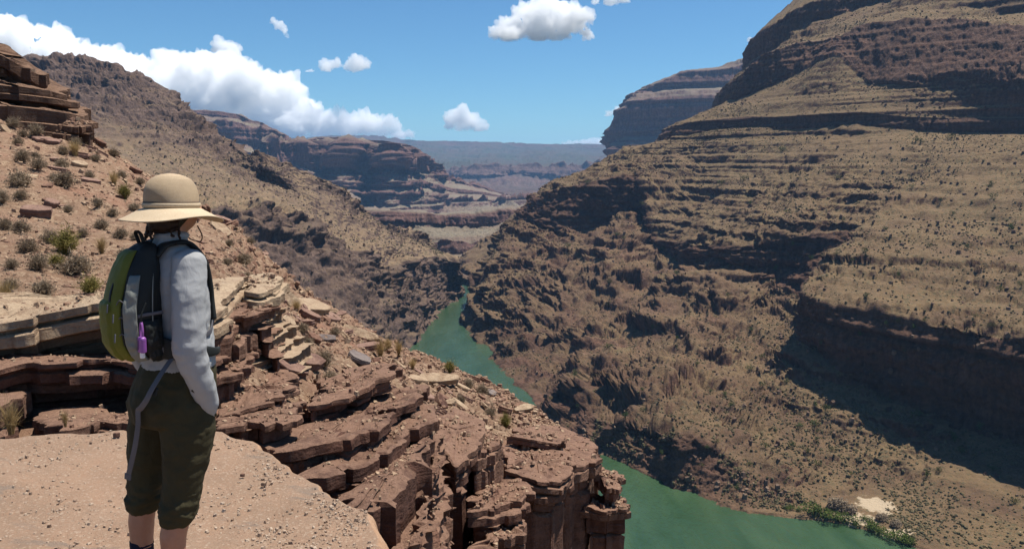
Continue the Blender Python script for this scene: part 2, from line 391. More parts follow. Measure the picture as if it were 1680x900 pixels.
def build_left_ridge():
    bank = [(380, 800), (500, 700), (580, 640), (640, 594), (660, 573), (678, 552), (692, 532), (734, 497), (750, 481)]
    rim = [(150, 330, 520), (330, 345, 560), (470, 352, 620), (565, 408, 660), (597, 426, 680), (628, 442, 700), (662, 432, 760), (700, 424, 850), (734, 432, 890)]
    mid = [(60, 230, 700), (250, 260, 730), (370, 290, 740), (470, 320, 760), (515, 342, 775), (560, 362, 790), (620, 390, 820), (680, 402, 870), (722, 420, 905)]
    up = [(30, 175, 800), (190, 190, 830), (300, 215, 840), (365, 258, 820), (408, 272, 812), (445, 279, 800), (545, 325, 845), (632, 374, 880), (700, 400, 905)]
    ridge = [(-60, 125, 930), (80, 96, 930), (170, 106, 930), (308, 190, 905), (376, 246, 870), (442, 260, 835), (540, 311, 865), (630, 367, 895), (695, 393, 915)]
    rows = [[atz(x, y, RIVER_Z) for x, y in bank]] + [[at(*p) for p in r] for r in (rim, mid, up, ridge)]
    rows = np.array(rows)
    low = rows[0] + np.array((25, -20, -22.0))
    back = rows[-1] + np.array((-30, 130, -60.0)); back2 = rows[-1] + np.array((-60, 300, -230.0))
    back2[:, 2] = RIVER_Z - 20
    rows = np.concatenate([low[None], rows, back[None], back2[None]])
    tip = rows[:, -1] + np.array((-10, 90, -10.0)); tip2 = rows[:, -1] + np.array((-140, 260, -10.0))
    rows = np.concatenate([rows, tip[:, None], tip2[:, None]], axis=1)
    terrain('left_ridge', rows, 400, [4, 100, 54, 56, 50, 14, 6],
            [1, .85, 0, .1, .3, .3, .2], [0, 2, 4, 5, 6, 3, 5, 5], [0, 1.6, 2.2, 1.6, 2.4, 2.4, 3, 3],
            [0, .5, 1.3, .5, .6, .6, 0, 0], MAT['gorge_left'], seed=5.2, blocks=1.0, flute=[0, 3, 5, 0, 5, 8, 7, 0], rcol=([0, 0, 0, 0.2, .95, 1, .9, 0], [1, 1, 1, .95, .8, .5, .2, 0, 0, 0]), gorge=[0, 9, 12, 1.5, 6, 12, 12, 0],
            wu=[1, 1, 1, .6, .6, .8, 1, 1, .5, .5])

def band_wall(name, cols, table, nv, mat, seed, rock, big, fine, beds, flute, sc=3.0, nu=260, left_wrap=None, right_wrap=None, period=9.0, gorge=None, amp=1.0, fcol=None):
    """cols = px per column, table = rows of (y list or number, Y depth list or number)"""
    rows = []
    for ys, Ys in table:
        ys = ys if isinstance(ys, (list, tuple)) else [ys] * len(cols)
        Ys = Ys if isinstance(Ys, (list, tuple)) else [Ys] * len(cols)
        rows.append([at(x, y, Y) for x, y, Y in zip(cols, ys, Ys)])
    rows = np.array(rows)
    if left_wrap is not None:
        rows = np.concatenate([(rows[:, :1] + np.array(left_wrap)), rows], axis=1)
    if right_wrap is not None:
        rows = np.concatenate([rows, (rows[:, -1:] + np.array(right_wrap))], axis=1)
    terrain(name, rows, nu, nv, rock, big, fine, beds, mat, seed=seed, sc=sc, flute=flute, period=period, gorge=gorge, amp=amp, fcol=fcol)

def build_far():
    # spur on the right bank behind the great wall
    cols = [742, 752, 772, 800, 835, 880, 940]
    band_wall('river_spur', cols,
              [([436, 446, 472, 475, 478, 480, 480], [1130, 1080, 960, 950, 940, 930, 930]),
               ([432, 436, 446, 450, 450, 450, 450], [1150, 1100, 985, 975, 960, 950, 950]),
               ([429, 427, 424, 415, 400, 385, 370], [1170, 1140, 1080, 1060, 1050, 1040, 1040]),
               ([427, 422, 408, 387, 360, 325, 300], [1200, 1190, 1180, 1180, 1190, 1200, 1210]),
               ([430, 430, 420, 400, 380, 345, 320], [1300] * 7)],
              [14, 26, 30, 10], MAT['wall'], 9.1, [.9, .3, .2, .2], [0, 3, 4, 4, 4], [.5, 1.6, 1.2, 2.2, 2], [0, 1, .5, 1.5, 0], None, sc=1.0, nu=150, gorge=[0, 5, 1, 5, 5])
    # butte across the bend, below the plateau
    cols = [430, 480, 520, 560, 600, 640, 680, 700, 725, 760, 800, 840, 900, 980]
    k = np.array([1900, 1950, 2080, 1980, 2090, 1960, 2070, 2090, 2200, 2280, 2360, 2460, 2600, 2800.0]) / 2000
    L = lambda a: list(a)
    band_wall('far_butte', cols, [
        ([436] * 14, L(1180 + 0 * k)),
        ([420] * 10 + [418, 416, 412, 410], L(1240 + 20 * k)),
        ([400, 400, 400, 400, 400, 401, 402, 402, 402, 400, 398, 394, 390, 386], L(1245 + 30 * k)),
        ([368, 368, 368, 368, 368, 370, 372, 372, 374, 376, 375, 372, 368, 365], L(1335 * k ** .3)),
        ([350, 350, 350, 350, 350, 352, 354, 355, 356, 354, 350, 345, 342, 340], L(1343 * k ** .3)),
        ([349, 349, 349, 349, 349, 351, 353, 354, 355, 353, 349, 344, 341, 339], L(2330 * k ** .6)),
        ([325, 325, 325, 326, 326, 326, 326, 328, 330, 332, 332, 334, 335, 335], L(2420 * k ** .7)),
        ([320, 320, 320, 321, 321, 321, 321, 322, 324, 326, 327, 330, 331, 331], L(2425 * k ** .7)),
        ([311, 311, 311, 311, 312, 312, 311, 312, 314, 318, 322, 327, 329, 329], L(2475 * k ** .8)),
        ([301, 301, 301, 301, 302, 302, 301, 303, 306, 312, 318, 325, 328, 328], L(2482 * k ** .8)),
        ([285, 285, 286, 286, 287, 287, 287, 292, 298, 306, 315, 323, 327, 327], L(2580 * k)),
        ([238, 242, 244, 242, 243, 246, 252, 262, 290, 300, 312, 322, 326, 326], L(2610 * k)),
        ([232, 236, 234, 234, 236, 238, 244, 257, 287, 298, 311, 321, 325, 325], L(2690 * k)),
        ([231, 235, 226, 226, 229, 231, 240, 255, 287, 298, 311, 321, 325, 325], L(2696 * k)),
        ([238, 240, 230, 230, 233, 236, 244, 258, 290, 300, 313, 323, 327, 327], L(3200 * k))],
        [10, 16, 30, 16, 4, 34, 6, 14, 12, 20, 44, 10, 8, 6], MAT['far'], 12.4,
        [0, 1, 0, 1, 0, 0, 1, 0, 1, 0, 1, .1, 1, 0], [0, 2, 4, 5, 5, 6, 10, 10, 14, 14, 18, 16, 4, 2, 2],
        [0, 1, 2, 2, 1.5, 2, 3, 1.5, 3, 2, 4, 3, 1.5, 1, 1], [0, 2, 3, 5, 4, 4, 8, 5, 9, 8, 9, 9, 5, 3, 0],
        [0, 3, 7, 9, 8, 10, 26, 18, 22, 22, 40, 40, 6, 2, 0], sc=2.6, nu=340, amp=1.5, fcol=[1, 1, 1, 1, 1, 1, 1, .9, .4, .25, .15, .1, .1, .1])
    # mesa behind the left ridge
    cols = [230, 290, 330, 395, 408, 440, 475, 500, 530, 560, 590]
    band_wall('left_mesa', cols, [
        ([360] * 11, 1500), ([300, 300, 300, 300, 302, 306, 312, 316, 320, 326, 335], 2000),
        ([262, 262, 262, 262, 266, 274, 284, 296, 306, 316, 330], 2500),
        ([244, 244, 244, 244, 248, 256, 268, 284, 298, 312, 328], 2512),
        ([236, 236, 236, 236, 240, 246, 258, 276, 292, 308, 326], 2640),
        ([202, 200, 202, 205, 207, 212, 234, 256, 284, 304, 324], 2665),
        ([192, 190, 192, 196, 199, 208, 231, 253, 282, 302, 323], 2760),
        ([183, 181, 181, 186, 194, 206, 230, 252, 281, 301, 322], 2768),
        ([190, 190, 190, 192, 200, 212, 236, 258, 287, 307, 327], 3200)],
        [14, 20, 10, 8, 26, 8, 6, 6], MAT['far'], 21.7, [0, 0, 1, 0, 1, .1, 1, 0],
        [0, 8, 10, 10, 10, 12, 8, 6, 4], [1, 3, 2, 2, 3, 3, 2, 1.5, 2], [0, 3, 2, 3, 3, 4, 2, 1, 0], [0, 4, 8, 8, 10, 18, 8, 4, 0], sc=3.0, nu=300, amp=1.4)
    # plateau rim closing the view
    cols = [300, 380, 440, 500, 560, 620, 660, 700, 740, 790, 840, 900, 960, 1020, 1100, 1200]
    top = [232, 226, 229, 227, 222, 224, 229, 231, 232, 233, 235, 237, 237, 236, 236, 236]
    o = lambda d: [y + d for y in top]
    Yp = np.array([4300, 4300, 4250, 4150, 4100, 4200, 4300, 4120, 4280, 4180, 4330, 4180, 4270, 4300, 4300, 4300.0]) * 2.05
    band_wall('plateau_rim', cols, [
        ([330] * 16, 3000), ([312] * 16, 4000), ([300] * 16, L(Yp * .56)), ([278] * 16, L(Yp * .57)),
        ([268] * 16, L(Yp * .66)), (o(14), L(Yp * .95)), (o(6), L(Yp * .985)), (top, L(Yp)), (o(3), L(Yp * 1.15))],
        [14, 16, 18, 10, 26, 12, 10, 8], MAT['rim'], 31.3, [.9, .8, 1, .3, .15, .3, .6, 0],
        [0, 14, 20, 20, 16, 12, 8, 5, 3], [2, 6, 5, 5, 8, 7, 5, 4, 3], [0, 4, 4, 5, 4, 3, 3, 2, 0], [0, 14, 24, 24, 14, 10, 8, 3, 0], sc=9.0, nu=420, amp=2.4)
    # dark headland behind the great wall
    cols = [1000, 1018, 1036, 1070, 1120, 1180, 1250, 1340, 1450]
    band_wall('headland', cols, [
        ([275, 290, 300, 300, 300, 300, 300, 300, 300], 2550),
        ([256, 256, 256, 256, 256, 256, 256, 256, 256], [2652, 2635, 2618, 2584, 2550, 2516, 2482, 2448, 2414]),
        ([243, 240, 238, 236, 232, 230, 228, 226, 224], [2662, 2645, 2628, 2594, 2560, 2526, 2492, 2458, 2424]),
        ([235, 226, 222, 218, 214, 210, 205, 200, 195], [2703, 2686, 2669, 2635, 2601, 2567, 2533, 2499, 2465]),
        ([222, 184, 166, 162, 160, 158, 152, 140, 120], [2720, 2703, 2686, 2652, 2618, 2584, 2550, 2516, 2482]),
        ([218, 178, 158, 150, 146, 142, 130, 112, 90], [2788, 2779, 2771, 2720, 2686, 2652, 2626, 2584, 2550]),
        ([217, 176, 155, 141, 122, 115, 96, 70, 40], [2798, 2789, 2781, 2730, 2703, 2669, 2652, 2601, 2567]),
        ([216, 175, 154, 136, 118, 110, 88, 60, 30], [2856, 2847, 2839, 2805, 2805, 2788, 2771, 2720, 2686]),
        ([225, 185, 164, 146, 128, 118, 98, 70, 40], [3230] * 9)],
        [12, 12, 12, 34, 8, 14, 8, 8], MAT['far'], 41.9, [.3, 1, .2, 1, .2, 1, .3, 0],
        [0, 5, 6, 6, 8, 6, 6, 4, 2], [1, 2, 2, 2, 2.5, 2, 2, 1.5, 1], [0, 5, 7, 5, 9, 5, 9, 5, 0], [0, 6, 10, 10, 16, 8, 8, 4, 0], sc=3.2, nu=260, left_wrap=(60, 420, 0), amp=1.4)

MAT['rim'] = rock_material('wooded plateau rim', (0.045, 0.052, 0.036), (0.075, 0.075, 0.052), (0.10, 0.06, 0.05), (0.15, 0.092, 0.075), (0.26, 0.18, 0.145), 22.0,
                           up0=0.35, up1=0.6, scrub=(0.07, 0.085, 0.05), scrub_amt=0.8, bump=0.3)
build_right_wall()
build_left_ridge()
build_far()

# ------------------------------------------------------------------ river
def build_river():
    m, nt, b = nodes_of('green river water'); N = NT(nt)
    co = N.coord((0.05, 0.018, 1.0)); n = N.noise(co, 1.0, 5, 0.55, 0.8)
    c = N.mix(N.ramp(n, [(0.35, 0.0), (0.7, 1.0)]), (0.026, 0.056, 0.024), (0.044, 0.080, 0.038))
    nt.links.new(c, b.inputs['Base Color']); b.inputs['Roughness'].default_value = 0.07; b.inputs['IOR'].default_value = 1.33
    co2 = N.coord((0.45, 0.22, 1.0)); n2 = N.noise(co2, 1.0, 5, 0.6, 0.5)
    n3 = N.noise(N.coord((0.09, 0.03, 1.0)), 1.0, 6, 0.6, 1.5)
    nt.links.new(N.bump(N.math('ADD', n2, N.math('MULTIPLY', n3, 1.6)), 1.3, 0.6), b.inputs['Normal'])
    nu, nv = 60, 90
    x = np.linspace(-700, 700, nu); y = np.linspace(60, 1500, nv)
    X, Y = np.meshgrid(x, y); P = np.stack([X, Y, np.full_like(X, RIVER_Z)], -1)
    obj('river', mesh_from('river', P, grid_faces(nv, nu)), m, kind='structure')
    # the valley floor beneath everything, out to the horizon
    e = 13500
    P = np.array([[(-e, -e, RIVER_Z - 24), (e, -e, RIVER_Z - 24)], [(-e, e, RIVER_Z - 24), (e, e, RIVER_Z - 24)]], float)
    obj('ground', mesh_from('ground', P, grid_faces(2, 2), attrs={'rock': np.zeros((2, 2))}), MAT['gorge_left'], kind='structure')
build_river()

def build_haze():
    m = bpy.data.materials.new('thin blue air'); m.use_nodes = True; nt = m.node_tree
    nt.nodes.remove(nt.nodes['Principled BSDF'])
    v = nt.nodes.new('ShaderNodeVolumePrincipled')
    v.inputs['Color'].default_value = (0.30, 0.58, 1.0, 1); v.inputs['Density'].default_value = HAZE
    v.inputs['Anisotropy'].default_value = 0.1
    nt.links.new(v.outputs[0], nt.nodes['Material Output'].inputs['Volume'])
    bm = bmesh.new(); bmesh.ops.create_cube(bm, size=1.0)
    x0, x1, y0, y1, z0, z1 = -14000, 14000, -14000, 14000, RIVER_Z - 26, 400
    for w in bm.verts:
        w.co = ((x0, x1)[w.co.x > 0], (y0, y1)[w.co.y > 0], (z0, z1)[w.co.z > 0])
    me = bpy.data.meshes.new('haze'); bm.to_mesh(me); bm.free()
    obj('haze', me, m, kind='stuff')
HAZE = 5.2e-5
build_haze()

# ------------------------------------------------------------------ clouds
def cloud_material():
    m = bpy.data.materials.new('white cumulus'); m.use_nodes = True; nt = m.node_tree; N = NT(nt)
    nt.nodes.remove(nt.nodes['Principled BSDF'])
    v = nt.nodes.new('ShaderNodeVolumeScatter'); v.inputs['Color'].default_value = (1, 1, 1, 1)
    v.inputs['Density'].default_value = 0.0054; v.inputs['Anisotropy'].default_value = 0.0
    nt.links.new(v.outputs[0], nt.nodes['Material Output'].inputs['Volume'])
    return m
MAT['cloud'] = cloud_material()

def cloud(label, puffs, Y, base_y, seed, voxel=2.2, amp=1.0, depth=1.0):
    """puffs = (px, py, radius px); joined, roughened into billows and cut flat below base_y"""
    s = Y / F_PX
    bm = bmesh.new(); r = np.random.default_rng(seed)
    for (x, y, rad) in puffs:
        for k in range(3):
            dx, dy = (0, 0) if k == 0 else (r.uniform(-.55, .55) * rad, r.uniform(-.1, .5) * rad)
            rr = rad * (1.0 if k == 0 else r.uniform(.5, .75))
            p = at(x + dx, y + dy, Y + s * r.uniform(-.9, .9) * rad * depth)
            M = Matrix.Translation(Vector(p)) @ Matrix.Diagonal((rr * s, rr * s, rr * s * .92, 1))
            bmesh.ops.create_icosphere(bm, subdivisions=2, radius=1.0, matrix=M)
    me = bpy.data.meshes.new('cloud'); bm.to_mesh(me); bm.free()
    o = bpy.data.objects.new('tmp', me); COL.objects.link(o)
    mod = o.modifiers.new('r', 'REMESH'); mod.mode = 'VOXEL'; mod.voxel_size = voxel * s * 1.5
    ev = o.evaluated_get(bpy.context.evaluated_depsgraph_get()); m2 = bpy.data.meshes.new_from_object(ev)
    bpy.data.objects.remove(o); bpy.data.meshes.remove(me)
    n = len(m2.vertices); V = np.zeros(n * 3, np.float32); m2.vertices.foreach_get('co', V); V = V.reshape(-1, 3)
    Nn = np.zeros(n * 3, np.float32); m2.vertices.foreach_get('normal', Nn); Nn = Nn.reshape(-1, 3)
    zb = at(CX, base_y, Y)[2]
    q = V / s
    d = np.zeros(n)
    for sc_, a in ((26, 9.0), (12, 6.5), (5.5, 4.2), (2.6, 2.0)):
        d += a * (np.abs(perlin(q / sc_ + seed)) * 2.0 - 0.6)
    V = V + Nn * (d * amp * s)[:, None]
    low = zb + s * 1.5 * fbm(q / 20 + seed, 3)
    V[:, 2] = np.where(V[:, 2] < low, low + (V[:, 2] - low) * 0.06, V[:, 2])
    m2.vertices.foreach_set('co', V.ravel()); m2.polygons.foreach_set('use_smooth', np.ones(len(m2.polygons), bool)); m2.update()
    m2.materials.clear(); m2.name = 'cloud'
    return obj('cloud', m2, MAT['cloud'], label=label, cat='cloud')

CY_ = 20000
cloud('huge bank of white cumulus piled above the left mountains',
      [(-60, 60, 60), (10, 62, 40), (50, 72, 36), (95, 78, 40), (140, 100, 34), (185, 105, 34), (225, 120, 36), (290, 115, 36), (330, 118, 40), (265, 150, 50), (370, 112, 36), (400, 140, 44), (350, 165, 55), (440, 150, 36), (470, 150, 34), (430, 190, 44), (500, 185, 32), (530, 200, 26), (565, 205, 26), (600, 202, 26), (628, 206, 20), (650, 216, 16), (675, 222, 10), (160, 150, 60), (60, 130, 60), (480, 205, 30), (-150, 80, 70), (-250, 100, 80), (100, 190, 60), (200, 200, 60), (300, 200, 55), (400, 215, 40), (460, 222, 26), (520, 222, 20), (570, 224, 16), (620, 224, 12)], CY_, 228, 3, voxel=2.4)
cloud('small puff rising behind the shoulder of the great bank', [(362, 76, 16), (380, 80, 15), (390, 90, 10)], CY_ + 1900, 96, 4, voxel=1.1, amp=.5)
cloud('plump cumulus high above the middle of the canyon', [(835, 48, 26), (865, 30, 30), (900, 20, 32), (935, 30, 30), (960, 52, 14), (968, 26, 12), (880, 52, 22), (915, 50, 22), (812, 52, 14)], CY_, 66, 5, voxel=1.6, amp=.75)
cloud('single round cumulus floating low over the far rim', [(742, 195, 16), (758, 186, 16), (775, 196, 16), (790, 208, 12), (735, 205, 10), (765, 205, 14)], CY_ + 3000, 215, 6, voxel=1.1, amp=.55)
cloud('flat topped pair of small clouds right of the great bank', [(536, 108, 13), (550, 105, 10), (585, 102, 15), (600, 104, 10), (510, 120, 8), (570, 108, 9)], CY_, 118, 7, voxel=1.0, amp=.5)
cloud('tiny torn wisp alone in the blue sky', [(446, 36, 6), (456, 44, 9), (466, 48, 9), (472, 60, 4)], CY_, 66, 8, voxel=.8, amp=.5)
cloud('flat cloud cut by the top of the sky right of the plump cumulus', [(975, 2, 9), (1000, -2, 12), (1025, -4, 10), (950, -10, 12)], CY_, 8, 9, voxel=1.1, amp=.5)
cloud('low pale cloud tucked against the dark headland', [(1000, 186, 8), (1015, 180, 10), (1030, 178, 12), (1045, 182, 12)], CY_ + 1000, 190, 10, voxel=.9, amp=.5)
cloud('thin white streak lying along the far rim', [(925, 236, 6), (935, 235, 7), (945, 234, 8), (955, 234, 8), (965, 233, 9), (975, 233, 9), (985, 234, 9), (995, 234, 9), (1005, 234, 9)], CY_ + 1900, 238, 11, voxel=.9, amp=.4)
cloud('little faint cloud beside the high right cliffs', [(1230, 66, 5), (1238, 67, 5)], CY_, 69, 12, voxel=.7, amp=.3)

# ------------------------------------------------------------------ near rock: hillside, ledges, blocks and slabs
def near_rock_material(name, base_a, base_b, dust, dark, unit=0.25, dust_amt=0.75, crack=0.05, bump=0.35, band=(0.5, 0.5, 9.0)):
    m, nt, b = nodes_of(name); N = NT(nt)
    co = N.coord(1.0 / unit)
    n1 = N.noise(co, 0.9, 9, 0.66); n2 = N.noise(co, 0.16, 6, 0.6); n3 = N.noise(co, 6.0, 5, 0.7)
    nb = N.noise(N.coord(tuple(k for k in band)), 1.0, 6, 0.6, 0.35)
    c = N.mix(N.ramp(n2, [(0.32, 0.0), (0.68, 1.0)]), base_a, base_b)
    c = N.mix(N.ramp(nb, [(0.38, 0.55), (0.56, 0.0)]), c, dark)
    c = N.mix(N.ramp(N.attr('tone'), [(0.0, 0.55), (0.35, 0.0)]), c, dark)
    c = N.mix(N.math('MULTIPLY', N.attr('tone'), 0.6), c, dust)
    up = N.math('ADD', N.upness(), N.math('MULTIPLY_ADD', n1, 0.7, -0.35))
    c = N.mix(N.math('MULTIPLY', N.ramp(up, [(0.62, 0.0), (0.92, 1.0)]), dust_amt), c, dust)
    c = N.mix(N.ramp(n1, [(0.33, 0.65), (0.52, 0.0)]), c, dark)
    c = N.mix(N.ramp(n3, [(0.36, 0.4), (0.56, 0.0)]), c, dark)
    nt.links.new(c, b.inputs['Base Color'])
    b.inputs['Roughness'].default_value = 0.9; b.inputs['Specular IOR Level'].default_value = 0.2
    h = N.math('ADD', n1, N.math('MULTIPLY', n3, 0.25))
    h = N.math('ADD', h, N.math('MULTIPLY', nb, 0.7))
    vo = N.voronoi(N.coord((0.8 / unit, 0.8 / unit, 1.6 / unit)), 0.6, 'DISTANCE_TO_EDGE')
    h = N.math('SUBTRACT', h, N.math('MULTIPLY', N.ramp(vo, [(0.0, 1.0), (0.05, 0.0)]), crack))
    nt.links.new(N.bump(h, unit * bump, 1.0), b.inputs['Normal'])
    return m

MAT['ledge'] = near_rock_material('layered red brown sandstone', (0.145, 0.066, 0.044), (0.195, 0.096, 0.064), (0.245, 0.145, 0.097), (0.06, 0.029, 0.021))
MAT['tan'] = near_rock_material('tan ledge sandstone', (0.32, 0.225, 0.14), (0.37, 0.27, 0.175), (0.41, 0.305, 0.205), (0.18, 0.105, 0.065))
MAT['slab_red'] = near_rock_material('purple red slab', (0.21, 0.115, 0.088), (0.25, 0.145, 0.11), (0.32, 0.205, 0.15), (0.12, 0.065, 0.05), dust_amt=0.5)
MAT['slab_grey'] = near_rock_material('slate grey slab', (0.17, 0.14, 0.135), (0.20, 0.165, 0.15), (0.25, 0.20, 0.17), (0.10, 0.075, 0.07), dust_amt=0.35)
MAT['upper'] = near_rock_material('dark weathered outcrop', (0.13, 0.066, 0.042), (0.18, 0.098, 0.062), (0.25, 0.15, 0.095), (0.06, 0.032, 0.021), unit=0.6, bump=0.5, band=(0.15, 0.15, 3.2))

def hill_material():
    m, nt, b = nodes_of('stony hillside soil'); N = NT(nt)
    co = N.coord(1.0)
    n1 = N.noise(co, 4.0, 9, 0.68); n2 = N.noise(co, 0.35, 6, 0.6); n3 = N.noise(co, 22.0, 5, 0.7)
    v = N.voronoi(co, 9.0, out='Color'); vs = N.n('ShaderNodeSeparateColor'); nt.links.new(v, vs.inputs[0])
    c = N.mix(N.ramp(n1, [(0.3, 0.0), (0.7, 1.0)]), (0.20, 0.124, 0.080), (0.275, 0.18, 0.122))
    c = N.mix(N.ramp(vs.outputs[0], [(0.55, 0.0), (0.95, 0.6)]), c, (0.38, 0.275, 0.185))
    c = N.mix(N.ramp(n3, [(0.34, 0.7), (0.52, 0.0)]), c, (0.14, 0.075, 0.045))
    c = N.mix(N.ramp(n2, [(0.52, 0.0), (0.7, 0.6)]), c, (0.25, 0.125, 0.085))
    up = N.math('ADD', N.upness(), N.math('MULTIPLY_ADD', n1, 0.5, -0.25))
    rock = N.mix(N.ramp(n2, [(0.35, 0.0), (0.65, 1.0)]), (0.20, 0.105, 0.07), (0.28, 0.165, 0.11))
    rock = N.mix(N.ramp(n1, [(0.35, 0.7), (0.55, 0.0)]), rock, (0.10, 0.055, 0.038))
    c = N.mix(N.ramp(up, [(0.50, 0.0), (0.74, 1.0)]), rock, c)
    nt.links.new(c, b.inputs['Base Color']); b.inputs['Roughness'].default_value = 0.95; b.inputs['Specular IOR Level'].default_value = 0.1
    h = N.math('ADD', n1, N.math('MULTIPLY', n3, 0.35)); h = N.math('ADD', h, N.math('MULTIPLY', vs.outputs[1], 0.25))
    nt.links.new(N.bump(h, 0.10, 1.0), b.inputs['Normal'])
    return m
MAT['hill'] = hill_material()

def build_hillside():
    r1 = [(-250, 745, 6.6), (0, 735, 6.9), (130, 735, 6.9), (260, 735, 7.0), (360, 735, 7.1), (440, 800, 6.6), (520, 860, 6.6), (610, 940, 6.6), (690, 1150, 7.2), (760, 1300, 8.5), (850, 1300, 10.5), (900, 1200, 13.5), (905, 1150, 15.5)]
    r2 = [(-250, 640, 8.0), (0, 640, 8.2), (130, 640, 8.3), (260, 640, 8.5), (360, 650, 8.5), (440, 690, 8.2), (520, 730, 8.2), (610, 780, 8.4), (690, 860, 9.4), (765, 880, 11), (850, 860, 12.6), (930, 830, 14.9), (945, 830, 16)]
    r3 = [(-250, 474, 8.5), (0, 502, 8.7), (130, 484, 9.0), (260, 478, 9.3), (360, 470, 10.3), (440, 560, 10.8), (520, 605, 11.6), (610, 655, 11.8), (700, 695, 12.4), (800, 722, 13.8), (900, 748, 15.3), (965, 760, 16.2), (972, 780, 16.3)]
    r4 = [(-250, 330, 22), (0, 382, 16.5), (130, 402, 16.5), (260, 410, 17), (360, 424, 18), (440, 485, 17.5), (520, 540, 18), (610, 590, 19), (700, 632, 19), (800, 667, 19), (900, 708, 18), (972, 745, 17), (980, 762, 17)]
    r5 = [(-250, 130, 42), (0, 195, 41), (130, 222, 44), (250, 290, 46), (350, 350, 42), (425, 412, 34), (500, 482, 27), (590, 536, 25.5), (690, 586, 24.5), (790, 620, 22.5), (900, 690, 18.8), (972, 738, 17.4), (982, 760, 17.4)]
    net = np.array([[at(*p) for p in r] for r in (r1, r2, r3, r4, r5)])
    r0 = net[0] + np.array((0, -3.0, -1.0)); r0[:, 2] = np.minimum(r0[:, 2], -2.2)
    k = np.linspace(0, 1, 13)[:, None]
    w = np.clip(1 - 1.45 * k, 0, 1) ** 1.5
    b1 = net[4] + np.array((2.0, 5.0, 0.0)) * 1.6 * w + np.array((0, .25, -7.0))
    b2 = net[4] + np.array((14.0, 22.0, 0.0)) * 1.6 * w + np.array((-.2, .4, -26.0))
    b3 = net[4] + np.array((70.0, 150.0, 0.0)) * w + np.array((-1.0, .6, 0)); b3[:, 2] = RIVER_Z - 6
    net = np.concatenate([r0[None], net, b1[None], b2[None], b3[None]])
    edge = net[:, -1:] + np.array((-0.5, 0.5, -5.0)); edge2 = net[:, -1:] + np.array((-6.0, 3.0, -60.0)); edge2[..., 2] = np.minimum(edge2[..., 2], -120)
    net = np.concatenate([net, edge, edge2], axis=1)
    P, tv = loft(net, 440, [8, 30, 44, 130, 130, 20, 14, 10], [1.3, 1, 1, 1, 1, 1, 1, 1, 1, 1, 1, .5, .5, .3])
    n = grid_normals(P)
    if n[200, 200, 2] < 0: n = -n
    dist = np.clip(P[..., 1], 6, 60)
    am = (dist / 14.0) ** 0.7
    d = 0.30 * fbm(P / 3.5 + 4.4, 4) * am + 0.10 * fbm(P / 0.9, 4, 0.6) * am
    n2 = fbm(P / np.array((2.2, 2.2, 0.8)) + 8.8, 4, 0.55) * 3.2
    ter = (np.floor(n2) + sstep(0.72, 1.0, n2 - np.floor(n2)))
    rock_on = sstep(-0.1, 0.35, fbm(P / 6.0 + 2.2, 3))
    d = d + 0.13 * am * ter * rock_on
    zb = P[..., 2] - 0.12 * P[..., 0] + 0.25 * fbm(P / 2.5, 3)
    st = np.floor(zb / 0.28) ; fr = zb / 0.28 - st
    d = d + 0.07 * am * (sstep(0.0, 0.85, fr) - 0.5) * sstep(-0.2, 0.4, fbm(P / 4.0 + 6.1, 3))
    Q = P + n * d[..., None]
    nrm = grid_normals(Q)
    if nrm[200, 200, 2] < 0: nrm = -nrm
    me = mesh_from('hillside', Q, grid_faces(*Q.shape[:2]))
    obj('hillside', me, MAT['hill'], kind='structure')
    GRIDS['hillside'] = (Q, nrm)
build_hillside()

def project(P):
    v = np.asarray(P) - CAM
    f = v[..., 1] * math.cos(PITCH) - v[..., 2] * math.sin(PITCH)
    u = v[..., 1] * math.sin(PITCH) + v[..., 2] * math.cos(PITCH)
    return CX + F_PX * v[..., 0] / f, CY - F_PX * u / f, f

ROT = np.array(((.80, .60, 0), (-.60, .80, 0), (0, 0, 1.0)))
def facets(s, total, size, rs):
    """broken outline: straight runs that step in and out at joints"""
    out = np.zeros(len(s)); p = 0.0; lo, hi = 0.12 * size + .06, 0.45 * size + .15
    while p < total:
        l = rs.uniform(lo, hi); m = (s >= p) & (s < p + l)
        out[m] = rs.normal(0, 1.5) + rs.normal(0, 1.2) * (s[m] - p - l / 2) / l; p += l
    return out

